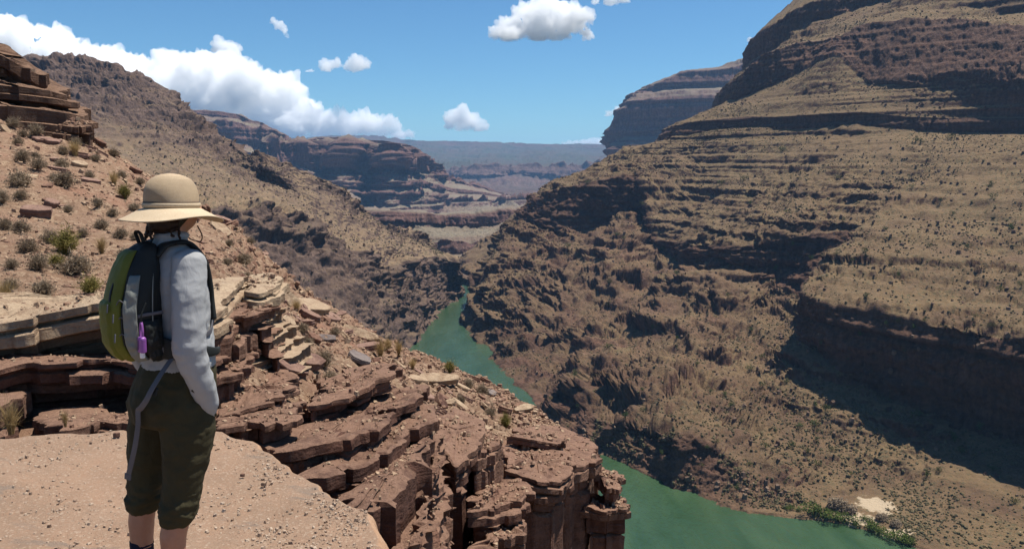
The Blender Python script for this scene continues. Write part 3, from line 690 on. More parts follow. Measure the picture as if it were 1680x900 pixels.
LEDGE_TOPS = []
def layered_mesh(name, top, layers, n=150, jag=0.05, seed=0.0, cap=0.03, caprings=7, sharp=0.12, chip=0.0, tones=None, flare=0.0):
    """a stack of rock beds below the closed outline top (x, y, z); layers = (thickness, inset)"""
    n = int(n * .78); T = np.array([at(*p) for p in top]); m = len(T)
    seg = np.linalg.norm(np.roll(T, -1, 0) - T, axis=1); c = np.concatenate([[0], np.cumsum(seg)])
    s = np.linspace(0, c[-1], n, endpoint=False)
    TT = np.concatenate([T, T[:1]])
    B = np.stack([np.interp(s, c, TT[:, k]) for k in range(3)], -1)
    for _ in range(2): B = 0.5 * B + 0.25 * (np.roll(B, 1, 0) + np.roll(B, -1, 0))
    area = np.sum(B[:, 0] * np.roll(B[:, 1], -1) - np.roll(B[:, 0], -1) * B[:, 1])
    tg = np.roll(B, -3, 0) - np.roll(B, 3, 0); tg[:, 2] = 0; tg /= np.linalg.norm(tg, axis=1, keepdims=True) + 1e-9
    out = np.stack([tg[:, 1], -tg[:, 0], 0 * tg[:, 0]], -1) * (1 if area > 0 else -1)
    size = math.sqrt(abs(area) / 2)
    big = fbm(B / (size * 0.5) + seed, 3) * jag * 2.5
    q = fbm(B / (size * 0.35 + 0.05) + seed + 5, 2) * 5
    joint = (np.floor(q) - q.mean()) * jag * 0.8                      # vertical joints step the face
    rings, tone = [], []
    z = 0.0
    rs = np.random.default_rng(int(seed * 100) + 3)
    shared = facets(s, c[-1], size, rs)
    for k, (th, ins) in enumerate(layers):
        lay = fbm(B / (0.25 * size + 0.08) + seed + 3.7 * k, 4, 0.6) * jag * 1.6
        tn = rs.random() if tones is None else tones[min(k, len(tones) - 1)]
        jk = 0.45 * facets(s, c[-1], size, rs) * jag + 0.55 * shared * jag
        e = min(th * 0.35, sharp)
        wob = 0.18 * th * fbm(B / (size * 0.4) + seed + k, 2)
        nsub = max(1, int(th / 0.22))
        prof = [(0.0, e * 0.8)] + [(e * 0.35 + (th - e * 0.7) * i / nsub, 0.0) for i in range(nsub + 1)] + [(th, e * 0.6)]
        for dz, r in prof:
            pert = fbm(np.concatenate([B[:, :2], np.full((n, 1), -(z + dz))], 1) / 0.16 + seed, 3, 0.6) * min(jag, 0.05) * 0.8
            off = -ins - r + big * .6 + jk + lay * .85 + pert + flare * (z + dz)
            rings.append(B + out * off[:, None] + np.array((0, 0, -1.0)) * (z + dz + (wob if 0 < dz < th else wob * 0.5))[:, None] if isinstance(wob, np.ndarray) else None)
            tone.append(np.full(n, tn))
        z += th
    cen = rings[0].mean(0)
    caps, ct = [], []
    for i in range(caprings):
        f = 1 - (i + 1) / (caprings + 0.6)
        r = cen + (rings[0] - cen) * f
        r = r + np.array((0, 0, 1.0)) * (cap * (fbm(r / 0.5 + seed, 4) * 1.5 + 0.8 * np.floor(fbm(r / 0.7 + seed + 2, 2) * 3) / 3 + 0.9 * (cells((r + .15 * fbm(r / .5, 2)[:, None]) @ ROT / np.array((.42, .30, 5.0)), 3) - .5)) * min(1, (i + 1) / 2.5))[:, None]
        caps.append(r); ct.append(tone[0])
    allr = np.array(caps[::-1] + rings); tone = np.array(ct[::-1] + tone)
    V = allr.reshape(-1, 3); Fq = grid_faces(len(allr), n, wrap=True)
    if area > 0: Fq = Fq[:, ::-1]
    ci = len(V); V = np.concatenate([V, cen[None] + np.array((0, 0, cap * 0.3))])
    j = np.arange(n); Ft = np.stack([np.full(n, ci), j, (j + 1) % n], -1)
    if area < 0: Ft = Ft[:, ::-1]
    if caprings: LEDGE_TOPS.append((np.array(caps[:-2]).reshape(-1, 3) if len(caps) > 3 else np.zeros((0, 3)), 0))
    return mesh_from(name, V, Fq, Ft, attrs={'tone': np.concatenate([tone.ravel(), [tone[0, 0]]]), 'rock': np.ones(len(V))}, smooth=True)

def sharpen(me, ang=38):
    me.polygons.foreach_set('use_smooth', np.ones(len(me.polygons), bool))
    try: me.set_sharp_from_angle(angle=math.radians(ang))
    except Exception: pass

def ledge(top, layers, mat, label, seed, name='rock_ledge', cat='rock', group='sandstone ledges by the lookout', **kw):
    me = layered_mesh(name, top, layers, seed=seed, **kw); sharpen(me)
    return obj(name, me, MAT[mat], label=label, cat=cat, group=group)

def beds(total, seed, lo=0.06, hi=0.22, ins=0.12, trend=0.0):
    r = np.random.default_rng(seed); out = []; z = 0
    while z < total:
        t = .6 * lo * (1.9 * hi / (.6 * lo)) ** (r.random() ** 1.1)
        out.append((t, max(-0.03, (0.0 if len(out) == 0 else r.normal(ins * 0.4, ins) + trend * z)))); z += t
    return out

def build_ledges():
    # long ledge behind the hiker
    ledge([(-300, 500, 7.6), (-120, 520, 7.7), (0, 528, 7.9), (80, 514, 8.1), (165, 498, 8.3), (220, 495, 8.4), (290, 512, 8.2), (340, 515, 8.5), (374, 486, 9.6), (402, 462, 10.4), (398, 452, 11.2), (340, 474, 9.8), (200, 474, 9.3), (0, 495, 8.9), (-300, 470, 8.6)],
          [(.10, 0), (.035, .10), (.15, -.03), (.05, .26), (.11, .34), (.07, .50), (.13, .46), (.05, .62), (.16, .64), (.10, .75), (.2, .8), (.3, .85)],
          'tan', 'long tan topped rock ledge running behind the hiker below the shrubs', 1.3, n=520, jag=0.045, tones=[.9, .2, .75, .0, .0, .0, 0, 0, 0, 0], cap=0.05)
    ledge([(-300, 590, 7.0), (-100, 600, 7.15), (0, 612, 7.2), (50, 596, 7.5), (120, 592, 7.7), (185, 588, 7.8), (215, 596, 7.6), (290, 598, 7.5), (350, 600, 7.7), (360, 575, 9.3), (200, 565, 9.4), (-300, 560, 9.2)],
          [(.06, 0), (.05, .05), (.11, -.01), (.05, .26), (.10, .24), (.16, .48), (.14, .5), (.06, .42), (.2, .65), (.3, .7)],
          'ledge', 'dark lower ledge in shade beneath the long tan ledge', 2.7, n=420, jag=0.07)
    ledge([(-300, 690, 6.5), (-100, 676, 6.7), (0, 668, 6.7), (28, 650, 7.0), (45, 640, 7.6), (-300, 640, 7.8)],
          beds(.8, 5), 'ledge', 'lowest broken ledge beside the tuft of straw grass', 3.9, n=160, jag=0.06)
    ledge([(105, 700, 6.6), (150, 690, 6.8), (215, 694, 6.8), (240, 682, 7.1), (300, 680, 7.3), (330, 668, 7.7), (100, 672, 7.6)],
          beds(.5, 6, .05, .12), 'ledge', 'low flat rubble ledge at the foot of the shaded wall', 4.4, n=140, jag=0.07)
    # right of the hiker
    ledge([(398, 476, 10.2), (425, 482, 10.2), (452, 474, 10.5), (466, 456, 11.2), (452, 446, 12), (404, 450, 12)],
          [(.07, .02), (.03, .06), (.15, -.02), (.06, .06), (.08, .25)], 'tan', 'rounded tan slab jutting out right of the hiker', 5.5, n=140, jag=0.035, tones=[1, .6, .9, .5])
    ledge([(340, 545, 8.4), (372, 532, 8.9), (400, 512, 9.6), (404, 492, 10.3), (340, 492, 10.5)],
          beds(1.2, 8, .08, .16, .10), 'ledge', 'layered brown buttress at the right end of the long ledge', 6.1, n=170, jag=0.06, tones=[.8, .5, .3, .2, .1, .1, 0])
    ledge([(372, 528, 9.3), (410, 516, 9.4), (443, 505, 9.7), (450, 496, 10.6), (380, 496, 10.8)],
          [(.05, 0), (.09, .02), (.16, .38), (.2, .42), (.3, .5)], 'ledge', 'thin overhanging ledge above a dark hollow', 6.6, n=150, jag=0.05)
    ledge([(352, 572, 8.7), (385, 566, 8.8), (416, 552, 9.1), (422, 538, 9.8), (352, 538, 10)],
          beds(.7, 9, .07, .15, .10), 'ledge', 'small stepped ledge under the dark hollow', 7.2, n=140, jag=0.06)
    ledge([(345, 622, 8.0), (380, 612, 8.2), (405, 604, 8.4), (418, 590, 9.0), (350, 588, 9.2)],
          beds(.5, 19, .07, .15, .10), 'ledge', 'broken ledge just below the stepped ledge', 7.4, n=130, jag=0.06)
    ledge([(350, 688, 7.55), (400, 674, 7.7), (440, 662, 7.95), (478, 650, 8.2), (492, 632, 8.9), (470, 606, 9.9), (355, 606, 9.4)],
          [(.05, 0), (.06, .04), (.10, .34), (.12, .42), (.12, .2), (.3, .35)], 'ledge', 'sand covered shelf with a dark undercut beside the hiker', 7.7, n=210, jag=0.07, cap=.06)
    ledge([(362, 702, 7.1), (430, 700, 7.2), (482, 690, 7.4), (508, 668, 7.9), (500, 655, 8.6), (360, 670, 8.1)],
          beds(.9, 11, .10, .22, .09), 'ledge', 'thin bedded shelf just above the lookout platform', 8.3, n=200, jag=0.055)
    ledge([(500, 668, 8.2), (548, 655, 8.5), (600, 632, 9.0), (642, 612, 9.5), (652, 594, 10.4), (600, 600, 10.6), (520, 622, 9.8)],
          [(.07, 0), (.12, .03), (.05, .09), (.14, .40), (.15, .42), (.3, .4)], 'ledge', 'long undercut ledge below the grey slab', 8.9, n=210, jag=0.07)
    ledge([(440, 742, 6.9), (500, 735, 7.0), (560, 722, 7.3), (610, 700, 7.8), (660, 668, 8.6), (700, 645, 9.4), (690, 628, 10.6), (590, 655, 9.6), (500, 690, 8.4)],
          beds(1.1, 12, .14, .30, .10), 'ledge', 'dipping bedded ledge above the shadowed cleft', 9.4, n=240, jag=0.06, cap=.06)
    ledge([(470, 790, 6.55), (540, 782, 6.7), (600, 768, 7.0), (650, 735, 7.6), (690, 700, 8.4), (712, 672, 9.3), (690, 650, 10), (600, 700, 8.6), (520, 735, 7.7)],
          [(.16, 0), (.05, .08), (.24, .02), (.12, .30), (.22, .36), (.3, .15), (.3, .3), (.5, .35)], 'ledge', 'broad dipping ledge with a deep shadow under its lip', 10.3, n=260, jag=0.06, cap=.06)
    ledge([(570, 845, 6.2), (620, 832, 6.45), (665, 800, 6.9), (695, 765, 7.5), (715, 722, 8.4), (705, 700, 9), (640, 745, 7.9), (575, 800, 6.9)],
          beds(1.8, 14, .2, .4, .12), 'ledge', 'lower dipping ledge next to the lookout edge', 11.1, n=230, jag=0.06, cap=.05)
    ledge([(648, 920, 6.1), (662, 862, 6.7), (690, 800, 7.6), (697, 745, 8.5), (700, 705, 9.5), (722, 728, 9.5), (736, 775, 9.0), (737, 830, 8.4), (722, 900, 7.5), (700, 960, 6.8)],
          [(.25, 0), (.3, .0), (.5, .03), (.1, .08), (.8, .02), (1.2, .0), (2.5, .05)], 'ledge', 'tall smooth rounded rock rib beside the deep cleft', 12.6, n=230, jag=0.07, sharp=.2)
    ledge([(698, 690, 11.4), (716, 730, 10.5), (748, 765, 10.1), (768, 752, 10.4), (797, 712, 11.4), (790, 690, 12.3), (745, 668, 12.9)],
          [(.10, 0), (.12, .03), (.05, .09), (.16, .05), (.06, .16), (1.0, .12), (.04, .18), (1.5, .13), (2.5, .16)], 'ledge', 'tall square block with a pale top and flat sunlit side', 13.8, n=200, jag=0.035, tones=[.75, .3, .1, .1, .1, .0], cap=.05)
    ledge([(778, 742, 10.9), (800, 742, 11.1), (820, 728, 11.6), (822, 716, 12.2), (795, 712, 12.2)],
          [(.08, 0), (.2, .02), (.7, .05), (.9, .04), (2.5, .1)], 'ledge', 'narrow pillar against the square block', 14.5, n=110, jag=0.04)
    ledge([(770, 835, 10.0), (820, 842, 10.1), (862, 828, 10.4), (872, 806, 10.9), (855, 782, 11.6), (800, 780, 11.8), (775, 805, 10.9)],
          [(.10, 0), (.14, .0), (.05, .10), (.2, .3), (.18, .12), (.2, .35), (.3, .2), (2.5, .4)], 'ledge', 'rubble covered shelf low between the pillars', 15.2, n=200, jag=0.07, cap=.10)
    ledge([(775, 890, 9.6), (815, 885, 9.8), (848, 870, 10.1), (850, 856, 10.6), (790, 858, 10.6)],
          beds(1.6, 24, .15, .3, .12), 'ledge', 'broken step at the foot of the rubble shelf', 15.6, n=140, jag=0.08, cap=.08)
    ledge([(828, 770, 12.2), (880, 788, 12.1), (925, 792, 12.4), (938, 768, 13.0), (930, 738, 14.2), (850, 722, 14.6), (815, 735, 13.4)],
          [(.07, 0), (.05, .06), (.10, .0), (.05, .10), (.12, .03), (.06, .14), (.14, .25), (1.0, .22), (1.4, .25), (4, .3)], 'ledge', 'broad block with thin wavy beds above a smooth dark face', 16.4, n=240, jag=0.05, cap=.08)
    ledge([(905, 750, 14.2), (935, 768, 14.0), (962, 765, 14.3), (985, 744, 15.3), (965, 722, 16.6), (920, 700, 17.8), (880, 695, 17.8), (880, 720, 16)],
          [(.10, 0), (.22, .02), (.05, .1), (.25, .25), (1.2, .28), (1.5, .25), (4, .35), (6, .4)], 'ledge', 'flat capped promontory block at the cliff end', 17.3, n=220, jag=0.05)
    ledge([(975, 780, 15.0), (992, 797, 14.8), (1012, 800, 14.9), (1023, 786, 15.4), (1012, 770, 16), (985, 768, 16)],
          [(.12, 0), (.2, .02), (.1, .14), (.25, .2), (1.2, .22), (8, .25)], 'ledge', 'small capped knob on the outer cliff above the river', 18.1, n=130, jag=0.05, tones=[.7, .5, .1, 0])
    ledge([(960, 830, 14.7), (1000, 838, 14.6), (1030, 832, 14.9), (1024, 815, 15.6), (970, 810, 15.8)],
          [(.08, 0), (.16, .02), (.35, .12), (.5, .14), (.4, .2), (2, .2), (6, .3)], 'ledge', 'outermost dark cliff corner above the green water', 18.8, n=150, jag=0.05)
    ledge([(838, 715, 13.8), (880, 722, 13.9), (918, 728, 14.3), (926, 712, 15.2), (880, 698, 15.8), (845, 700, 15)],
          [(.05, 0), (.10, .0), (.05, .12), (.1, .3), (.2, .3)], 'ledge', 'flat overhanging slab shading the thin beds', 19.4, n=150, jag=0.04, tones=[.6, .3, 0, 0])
    # dark outcrop high on the hillside
    g = 'dark outcrop steps on the hillside'
    for top, total, seed, lab in (
        ([(-200, 75, 40), (-60, 80, 40), (0, 88, 40), (36, 108, 40.5), (66, 126, 41.5), (60, 112, 44), (0, 70, 44), (-200, 40, 44)], 3.4, 31, 'highest step of the dark outcrop above the shrubs'),
        ([(-200, 132, 39), (-20, 136, 39), (40, 142, 39.5), (88, 148, 40), (116, 156, 41), (110, 140, 46), (40, 110, 47), (-200, 80, 47)], 2.6, 37, 'jutting middle step of the dark outcrop'),
        ([(-200, 170, 38), (10, 172, 38), (70, 176, 38.5), (120, 182, 39), (146, 190, 40.5), (140, 172, 46), (60, 150, 47), (-200, 130, 47)], 2.0, 41, 'lowest step of the dark outcrop, reaching furthest downhill'),
        ([(96, 204, 37), (130, 208, 37), (150, 206, 38), (142, 196, 41), (100, 194, 41)], 1.0, 43, 'loose dark block under the tip of the outcrop')):
        ledge(top, beds(total, seed, .12, .42, .6), 'upper', lab, seed * 1.1, group=g, n=260, jag=0.26, cap=.22, sharp=.12)
build_ledges()

# ------------------------------------------------------------------ lookout platform
def ground_bump(A):
    A = np.asarray(A) * np.array((1, 1, 0.0))
    return 0.03 * fbm(A / 0.9 + 3, 4) + 0.010 * fbm(A / 0.16, 3) + 0.012 * (np.floor(fbm(A / 0.7 + 8, 3) * 3) / 3)

def build_platform():
    m, nt, b = nodes_of('gritty pink sand'); N = NT(nt)
    co = N.coord(1.0)
    n1 = N.noise(co, 2.2, 8, 0.65); n2 = N.noise(co, 60.0, 5, 0.75); n3 = N.noise(co, 0.8, 5, 0.6); n4 = N.noise(co, 14., 6, 0.7)
    c = N.mix(N.ramp(n1, [(0.3, 0.0), (0.7, 1.0)]), (0.225, 0.150, 0.102), (0.28, 0.19, 0.132))
    c = N.mix(N.ramp(n3, [(0.52, 0.0), (0.68, 0.75)]), c, (0.33, 0.21, 0.138))
    v = N.voronoi(co, 95.0, out='Color'); vs = N.n('ShaderNodeSeparateColor'); nt.links.new(v, vs.inputs[0])
    c = N.mix(N.ramp(vs.outputs[0], [(0.78, 0.0), (0.99, 0.5)]), c, (0.42, 0.33, 0.25))
    c = N.mix(N.ramp(vs.outputs[1], [(0.80, 0.0), (1.0, 0.6)]), c, (0.25, 0.15, 0.10))
    c = N.mix(N.ramp(n2, [(0.36, 0.45), (0.5, 0.0)]), c, (0.26, 0.15, 0.095))
    c = N.mix(N.ramp(n4, [(0.3, 0.4), (0.5, 0.0)]), c, (0.31, 0.185, 0.12))
    n5 = N.noise(N.coord((1.0, 2.6, 1.0)), 1.3, 6, 0.62, 0.8)
    c = N.mix(N.ramp(n5, [(0.60, 0.0), (0.66, 0.7), (0.72, 0.2)]), c, (0.17, 0.135, 0.11))
    c = N.mix(N.ramp(n5, [(0.26, 0.8), (0.36, 0.0)]), c, (0.34, 0.235, 0.16))
    up = N.math('ADD', N.upness(), N.math('MULTIPLY_ADD', n1, 0.3, -0.15))
    c = N.mix(N.ramp(up, [(0.72, 0.0), (0.93, 1.0)]), N.mix(N.ramp(n4, [(.35, 0.), (.6, 1.)]), (0.31, 0.175, 0.10), (0.40, 0.255, 0.165)), c)
    nt.links.new(c, b.inputs['Base Color']); b.inputs['Roughness'].default_value = 0.95; b.inputs['Specular IOR Level'].default_value = 0.1
    h = N.math('ADD', N.math('MULTIPLY', n2, 0.5), N.math('MULTIPLY', vs.outputs[2], 0.35)); h = N.math('ADD', h, N.math('MULTIPLY', n4, 0.8))
    nt.links.new(N.bump(h, 0.012, 1.0), b.inputs['Normal'])
    edge = [(-700, 745), (-200, 722), (0, 716), (100, 709), (190, 704), (260, 702), (335, 697), (372, 706), (405, 717), (428, 730), (470, 762), (515, 790), (560, 816), (600, 836), (618, 852), (626, 872), (648, 884), (646, 910), (600, 1000)]
    pts = [atz(x, y, 0.0) for x, y in edge] + [np.array(p, float) for p in ((0.7, 2.0, 0), (1.6, 0.4, 0), (1.8, -3, 0), (-3, -4, 0), (-8, -2, 0), (-9, 3, 0))]
    T = np.array(pts); seg = np.linalg.norm(np.roll(T, -1, 0) - T, axis=1); c_ = np.concatenate([[0], np.cumsum(seg)])
    n = 520; s = np.linspace(0, c_[-1], n, endpoint=False); TT = np.concatenate([T, T[:1]])
    B = np.stack([np.interp(s, c_, TT[:, k]) for k in range(3)], -1)
    for _ in range(4): B = 0.5 * B + 0.25 * (np.roll(B, 1, 0) + np.roll(B, -1, 0))
    area = np.sum(B[:, 0] * np.roll(B[:, 1], -1) - np.roll(B[:, 0], -1) * B[:, 1])
    tg = np.roll(B, -4, 0) - np.roll(B, 4, 0); tg /= np.linalg.norm(tg, axis=1, keepdims=True)
    out = np.stack([tg[:, 1], -tg[:, 0], 0 * tg[:, 0]], -1) * (1 if area > 0 else -1)
    B = B + out * (0.05 * fbm(B / 0.35, 4) + 0.02 * np.floor(fbm(B / .2 + 5, 2) * 3))[:, None]
    cen = np.array((-1.3, 2.6, 0.0)); rings = []
    for f in np.linspace(0.02, 0.985, 60): rings.append(cen + (B - cen) * f)
    for o_, dz in ((0, .012), (.02, .03), (.035, .06), (.045, .10), (.05, .16), (.03, .24), (.0, .30), (-.06, .36), (-.1, .45), (-.08, .6), (-.12, .8), (-.1, 1.1), (-.15, 1.6), (-.1, 2.4)):
        w = fbm(np.concatenate([B[:, :2], np.full((n, 1), dz)], 1) / 0.3, 3) * min(dz, .3) * 0.35
        rings.append(B + out * (o_ + w)[:, None] - np.array((0, 0, dz)))
    A = np.array(rings); flat = np.zeros(A.shape[:2]); flat[:60] = 1
    A[..., 2] += ground_bump(A) * flat
    A[..., 2] += -0.03 * sstep(0.5, -0.6, A[..., 0] + 2.2) * flat * 0
    Fq = grid_faces(len(A), n, wrap=True)
    if area > 0: Fq = Fq[:, ::-1]
    me = mesh_from('lookout_platform', A, Fq[:, ::-1])
    obj('lookout_platform', me, m, kind='structure')
    GRIDS['platform'] = B
build_platform()

# ------------------------------------------------------------------ loose stones
def stone_unit(seed, flat=0.35, sides=7):
    """an angular stone: two irregular outlines and a bevel, about 1 across, resting at z = 0"""
    r = np.random.default_rng(seed); a = np.sort(np.linspace(0, 2 * np.pi, sides, endpoint=False) + r.uniform(-.3, .3, sides))
    rad = r.uniform(.36, .55, sides); ex = r.uniform(0.6, 1.0)
    x, y = rad * np.cos(a), rad * np.sin(a) * ex
    t = r.uniform(-.12, .12, 2)
    rings = []
    for sc_, z in ((.92, 0.0), (1.0, .25), (.98, .8), (.86, 1.0)):
        jx = r.uniform(-.03, .03, (2, sides))
        zz = flat * (z + (z > .5) * (t[0] * x + t[1] * y) * 2)
        rings.append(np.stack([x * sc_ + jx[0], y * sc_ + jx[1], zz], -1))
    A = np.array(rings); V = A.reshape(-1, 3); Fq = grid_faces(4, sides, wrap=True)
    V = np.concatenate([V, A[-1].mean(0)[None]]); j = np.arange(sides)
    Ft = np.stack([np.full(sides, len(V) - 1), 3 * sides + j, 3 * sides + (j + 1) % sides], -1)
    return V, Fq, Ft

def scatter_mesh(name, units, pos, nrm, size, rot, tone):
    """many small copies joined into one mesh"""
    r = np.random.default_rng(5); Vs, Qs, Ts, At = [], [], [], []; off = 0
    which = r.integers(0, len(units), len(pos))
    for k, (V, Fq, Ft) in enumerate(units):
        idx = np.nonzero(which == k)[0]
        if not len(idx): continue
        nz = nrm[idx]; cr, sr = np.cos(rot[idx]), np.sin(rot[idx])
        tx = np.stack([cr, sr, 0 * cr], -1); tx = tx - nz * np.sum(tx * nz, -1, keepdims=True); tx /= np.linalg.norm(tx, axis=-1, keepdims=True) + 1e-9
        ty = np.cross(nz, tx)
        W = (V[None, :, 0:1] * tx[:, None] + V[None, :, 1:2] * ty[:, None] + V[None, :, 2:3] * nz[:, None]) * size[idx][:, None, None] + pos[idx][:, None]
        o = off + np.arange(len(idx))[:, None, None] * len(V)
        if len(Fq): Qs.append((Fq[None] + o).reshape(-1, 4))
        if len(Ft): Ts.append((Ft[None] + o).reshape(-1, 3))
        Vs.append(W.reshape(-1, 3)); At.append(np.repeat(tone[idx], len(V))); off += len(idx) * len(V)
    V = np.concatenate(Vs)
    return mesh_from(name, V, np.concatenate(Qs) if Qs else None, np.concatenate(Ts) if Ts else None, attrs={'tone': np.concatenate(At)}, smooth=False)

STONES = [stone_unit(k, f, s) for k, (f, s) in enumerate(((.30, 6), (.45, 5), (.22, 5), (.55, 5), (.18, 6), (.38, 5)))]
def chip_unit(seed, flat, n):
    """the smallest stones: one outline, a smaller top"""
    r = np.random.default_rng(seed); a = np.linspace(0, 2 * np.pi, n, endpoint=False) + r.uniform(-.35, .35, n); rad = r.uniform(.34, .56, n)
    b = np.stack([rad * np.cos(a), rad * np.sin(a) * r.uniform(.6, 1), np.zeros(n)], -1); t = b * r.uniform(.62, .9) ; t[:, 2] = flat * r.uniform(.75, 1.2, n)
    V = np.concatenate([b, t]); Fq = grid_faces(2, n, wrap=True); Ft = np.array([(n, n + k, n + k + 1) for k in range(1, n - 1)])
    return V, Fq, Ft
CHIPS = [chip_unit(k, f, n) for k, (f, n) in enumerate(((.30, 5), (.45, 5), (.22, 6), (.55, 5), (.16, 5), (.36, 4)))]
def chip_material(name, a, bcol, dark):
    m, nt, b = nodes_of(name); N = NT(nt)
    n = N.noise(N.coord(1.0), 18.0, 5, 0.65)
    c = N.mix(N.attr('tone'), a, bcol); c = N.mix(N.ramp(n, [(0.36, 0.6), (0.6, 0.0)]), c, dark)
    nt.links.new(c, b.inputs['Base Color']); b.inputs['Roughness'].default_value = 0.9; b.inputs['Specular IOR Level'].default_value = 0.2
    nt.links.new(N.bump(n, 0.02, 0.8), b.inputs['Normal'])
    return m
MAT['chips'] = chip_material('broken rock chips', (0.22, 0.125, 0.085), (0.42, 0.30, 0.195), (0.12, 0.065, 0.045))
MAT['grit'] = chip_material('pale grit', (0.24, 0.155, 0.105), (0.46, 0.36, 0.27), (0.2, 0.12, 0.08))

def pick(Q, N_, xr, yr, count, seed, up=0.45, near=1.0):
    """surface points seen inside a window of the hillside, evenly spread over what is seen"""
    r = np.random.default_rng(seed)
    px, py, f = project(Q)
    ok = (px > xr[0]) & (px < xr[1]) & (py > yr[0]) & (py < yr[1]) & (N_[..., 2] > up) & (f > 3)
    i, j = np.nonzero(ok); 
    k = r.integers(0, len(i), count)
    return Q[i[k], j[k]], N_[i[k], j[k]], f[i[k], j[k]]

def build_stones():
    Q, N_ = GRIDS['hillside']; r = np.random.default_rng(21)
    Qv, Nv = Q[38:360], N_[38:360]
    P, n, f = pick(Qv, Nv, (-260, 1010), (100, 900), 16000, 3, up=.3)
    LP = np.concatenate([a for a, _ in LEDGE_TOPS]); pl, pyl, fl = project(LP); kk = r.choice(len(LP), 4000, p=(1 / fl) / (1 / fl).sum())
    P = np.concatenate([P, LP[kk] + r.normal(0, .03, (4000, 3)) * np.array((1, 1, 0))]); n = np.concatenate([n, np.tile(np.array((0, 0, 1.0)), (4000, 1))]); f = np.concatenate([f, fl[kk]])
    sz = f / F_PX * (2.2 + 7 * r.random(len(P)) ** 2.6) * 1.4
    nn = n + r.normal(0, .18, n.shape); nn /= np.linalg.norm(nn, axis=1, keepdims=True)
    me = scatter_mesh('scree', CHIPS, P - n * (sz * .05)[:, None], nn, sz, r.uniform(0, 6.28, len(P)), r.random(len(P)) ** 1.5)
    obj('scree', me, MAT['chips'], kind='stuff')
    # grit on the platform
    B = GRIDS['platform']; cen = np.array((-1.3, 2.6))
    pts = []
    k = 0
    while k < 7000:
        x = r.uniform(-2.9, 0.2, 4000); y = r.uniform(2.0, 5.1, 4000)
        pz = np.stack([x, y, 0 * x], -1); px, py, f = project(pz)
        dens = (0.12 + 0.88 * sstep(330, 520, px) * sstep(690, 800, py)) * sstep(-.3, .35, fbm(pz / .35, 3))
        ok = (r.random(4000) < dens) & (px > -60)
        ang = np.arctan2(y - cen[1], x - cen[0]); ab = np.arctan2(B[:, 1] - cen[1], B[:, 0] - cen[0]); rb = np.hypot(B[:, 0] - cen[0], B[:, 1] - cen[1])
        o = np.argsort(ab); lim = np.interp(ang, ab[o], rb[o], period=2 * np.pi)
        ok &= np.hypot(x - cen[0], y - cen[1]) < lim * 0.985
        pts.append(pz[ok]); k += ok.sum()
    P = np.concatenate(pts)[:7000]
    P[:, 2] = ground_bump(P) - 0.001
    sz = 0.006 + 0.022 * r.random(len(P)) ** 3
    nn = np.array((0, 0, 1.0)) + r.normal(0, .2, P.shape); nn /= np.linalg.norm(nn, axis=1, keepdims=True)
    obj('grit', scatter_mesh('grit', CHIPS, P, nn, sz, r.uniform(0, 6.28, len(P)), r.random(len(P))), MAT['grit'], kind='stuff')
    for x, y, s, lab in ((433, 796, .034, 'small round pink stone alone on the sandy platform'), (398, 781, .03, 'small dark stone lying on the sandy platform'), (192, 716, .05, 'flat dark stone at the back edge of the sandy platform')):
        V, Fq, Ft = STONES[3]; p = atz(x, y, 0.0)
        me = mesh_from('pebble', V * s, Fq, Ft, attrs={'tone': np.full(len(V), .8 if 'pink' in lab else .0)}, smooth=False)
        o = obj('pebble', me, MAT['chips'], label=lab, cat='stone'); o.location = (p[0], p[1], 0.0)

def slab_mesh(name, L, W, T, seed, sides=9):
    r = np.random.default_rng(seed); n = 48
    a = np.sort(r.uniform(0, 2 * np.pi, sides)); a = np.linspace(0, 2 * np.pi, sides, endpoint=False) + r.uniform(-.28, .28, sides)
    pw = 3.0
    rr = (np.abs(np.cos(a)) ** pw + np.abs(np.sin(a)) ** pw) ** (-1 / pw) * r.uniform(.84, 1.08, sides)
    C = np.stack([rr * np.cos(a) * L / 2, rr * np.sin(a) * W / 2], -1)
    seg = np.linalg.norm(np.roll(C, -1, 0) - C, axis=1); c = np.concatenate([[0], np.cumsum(seg)]); CC = np.concatenate([C, C[:1]])
    s = np.linspace(0, c[-1], n, endpoint=False); B = np.stack([np.interp(s, c, CC[:, k]) for k in range(2)], -1)
    rings = []
    lays = [(0, .06), (.06, 0)] + [(.06 + .88 * i / 6, r.normal(0, .035)) for i in range(1, 6)] + [(.94, 0.0), (1.0, .05)]
    for z, ins in lays:
        B3 = np.concatenate([B, np.full((n, 1), z * T)], 1)
        k = 1 - ins * min(1.0, 2 * T / min(L, W)) - 0.02 * fbm(B3 / (0.12 * L) + seed, 3)
        rings.append(np.concatenate([B * k[:, None], B3[:, 2:]], 1))
    for f in (.85, .6, .3):
        t = rings[8][:, :2] * f; t3 = np.concatenate([t, np.full((n, 1), T)], 1)
        t3[:, 2] += T * 0.12 * fbm(t3 / (0.2 * L) + seed, 3); rings.append(t3)
    A = np.array(rings); V = np.concatenate([A.reshape(-1, 3), [[0, 0, T]]])
    Fq = grid_faces(len(A), n, wrap=True); j = np.arange(n); Ft = np.stack([np.full(n, len(V) - 1), (len(A) - 1) * n + j, (len(A) - 1) * n + (j + 1) % n], -1)
    me = mesh_from(name, V, Fq, Ft, attrs={'tone': np.full(len(V), r.random() * .4), 'rock': np.ones(len(V))}); sharpen(me, 40)
    return me

def surface_at(px, py):
    Q, N_ = GRIDS['hillside']; Qv, Nv = Q[38:342], N_[38:342]
    x, y, f = project(Qv); d = (x - px) ** 2 + (y - py) ** 2 + (f < 3) * 1e9
    near = d < max(36.0, d.min() * 1.5)
    k = np.argmin(np.where(near, f, 1e9)); i, j = np.unravel_index(k, f.shape)
    return Qv[i, j], Nv[i, j], f[i, j]

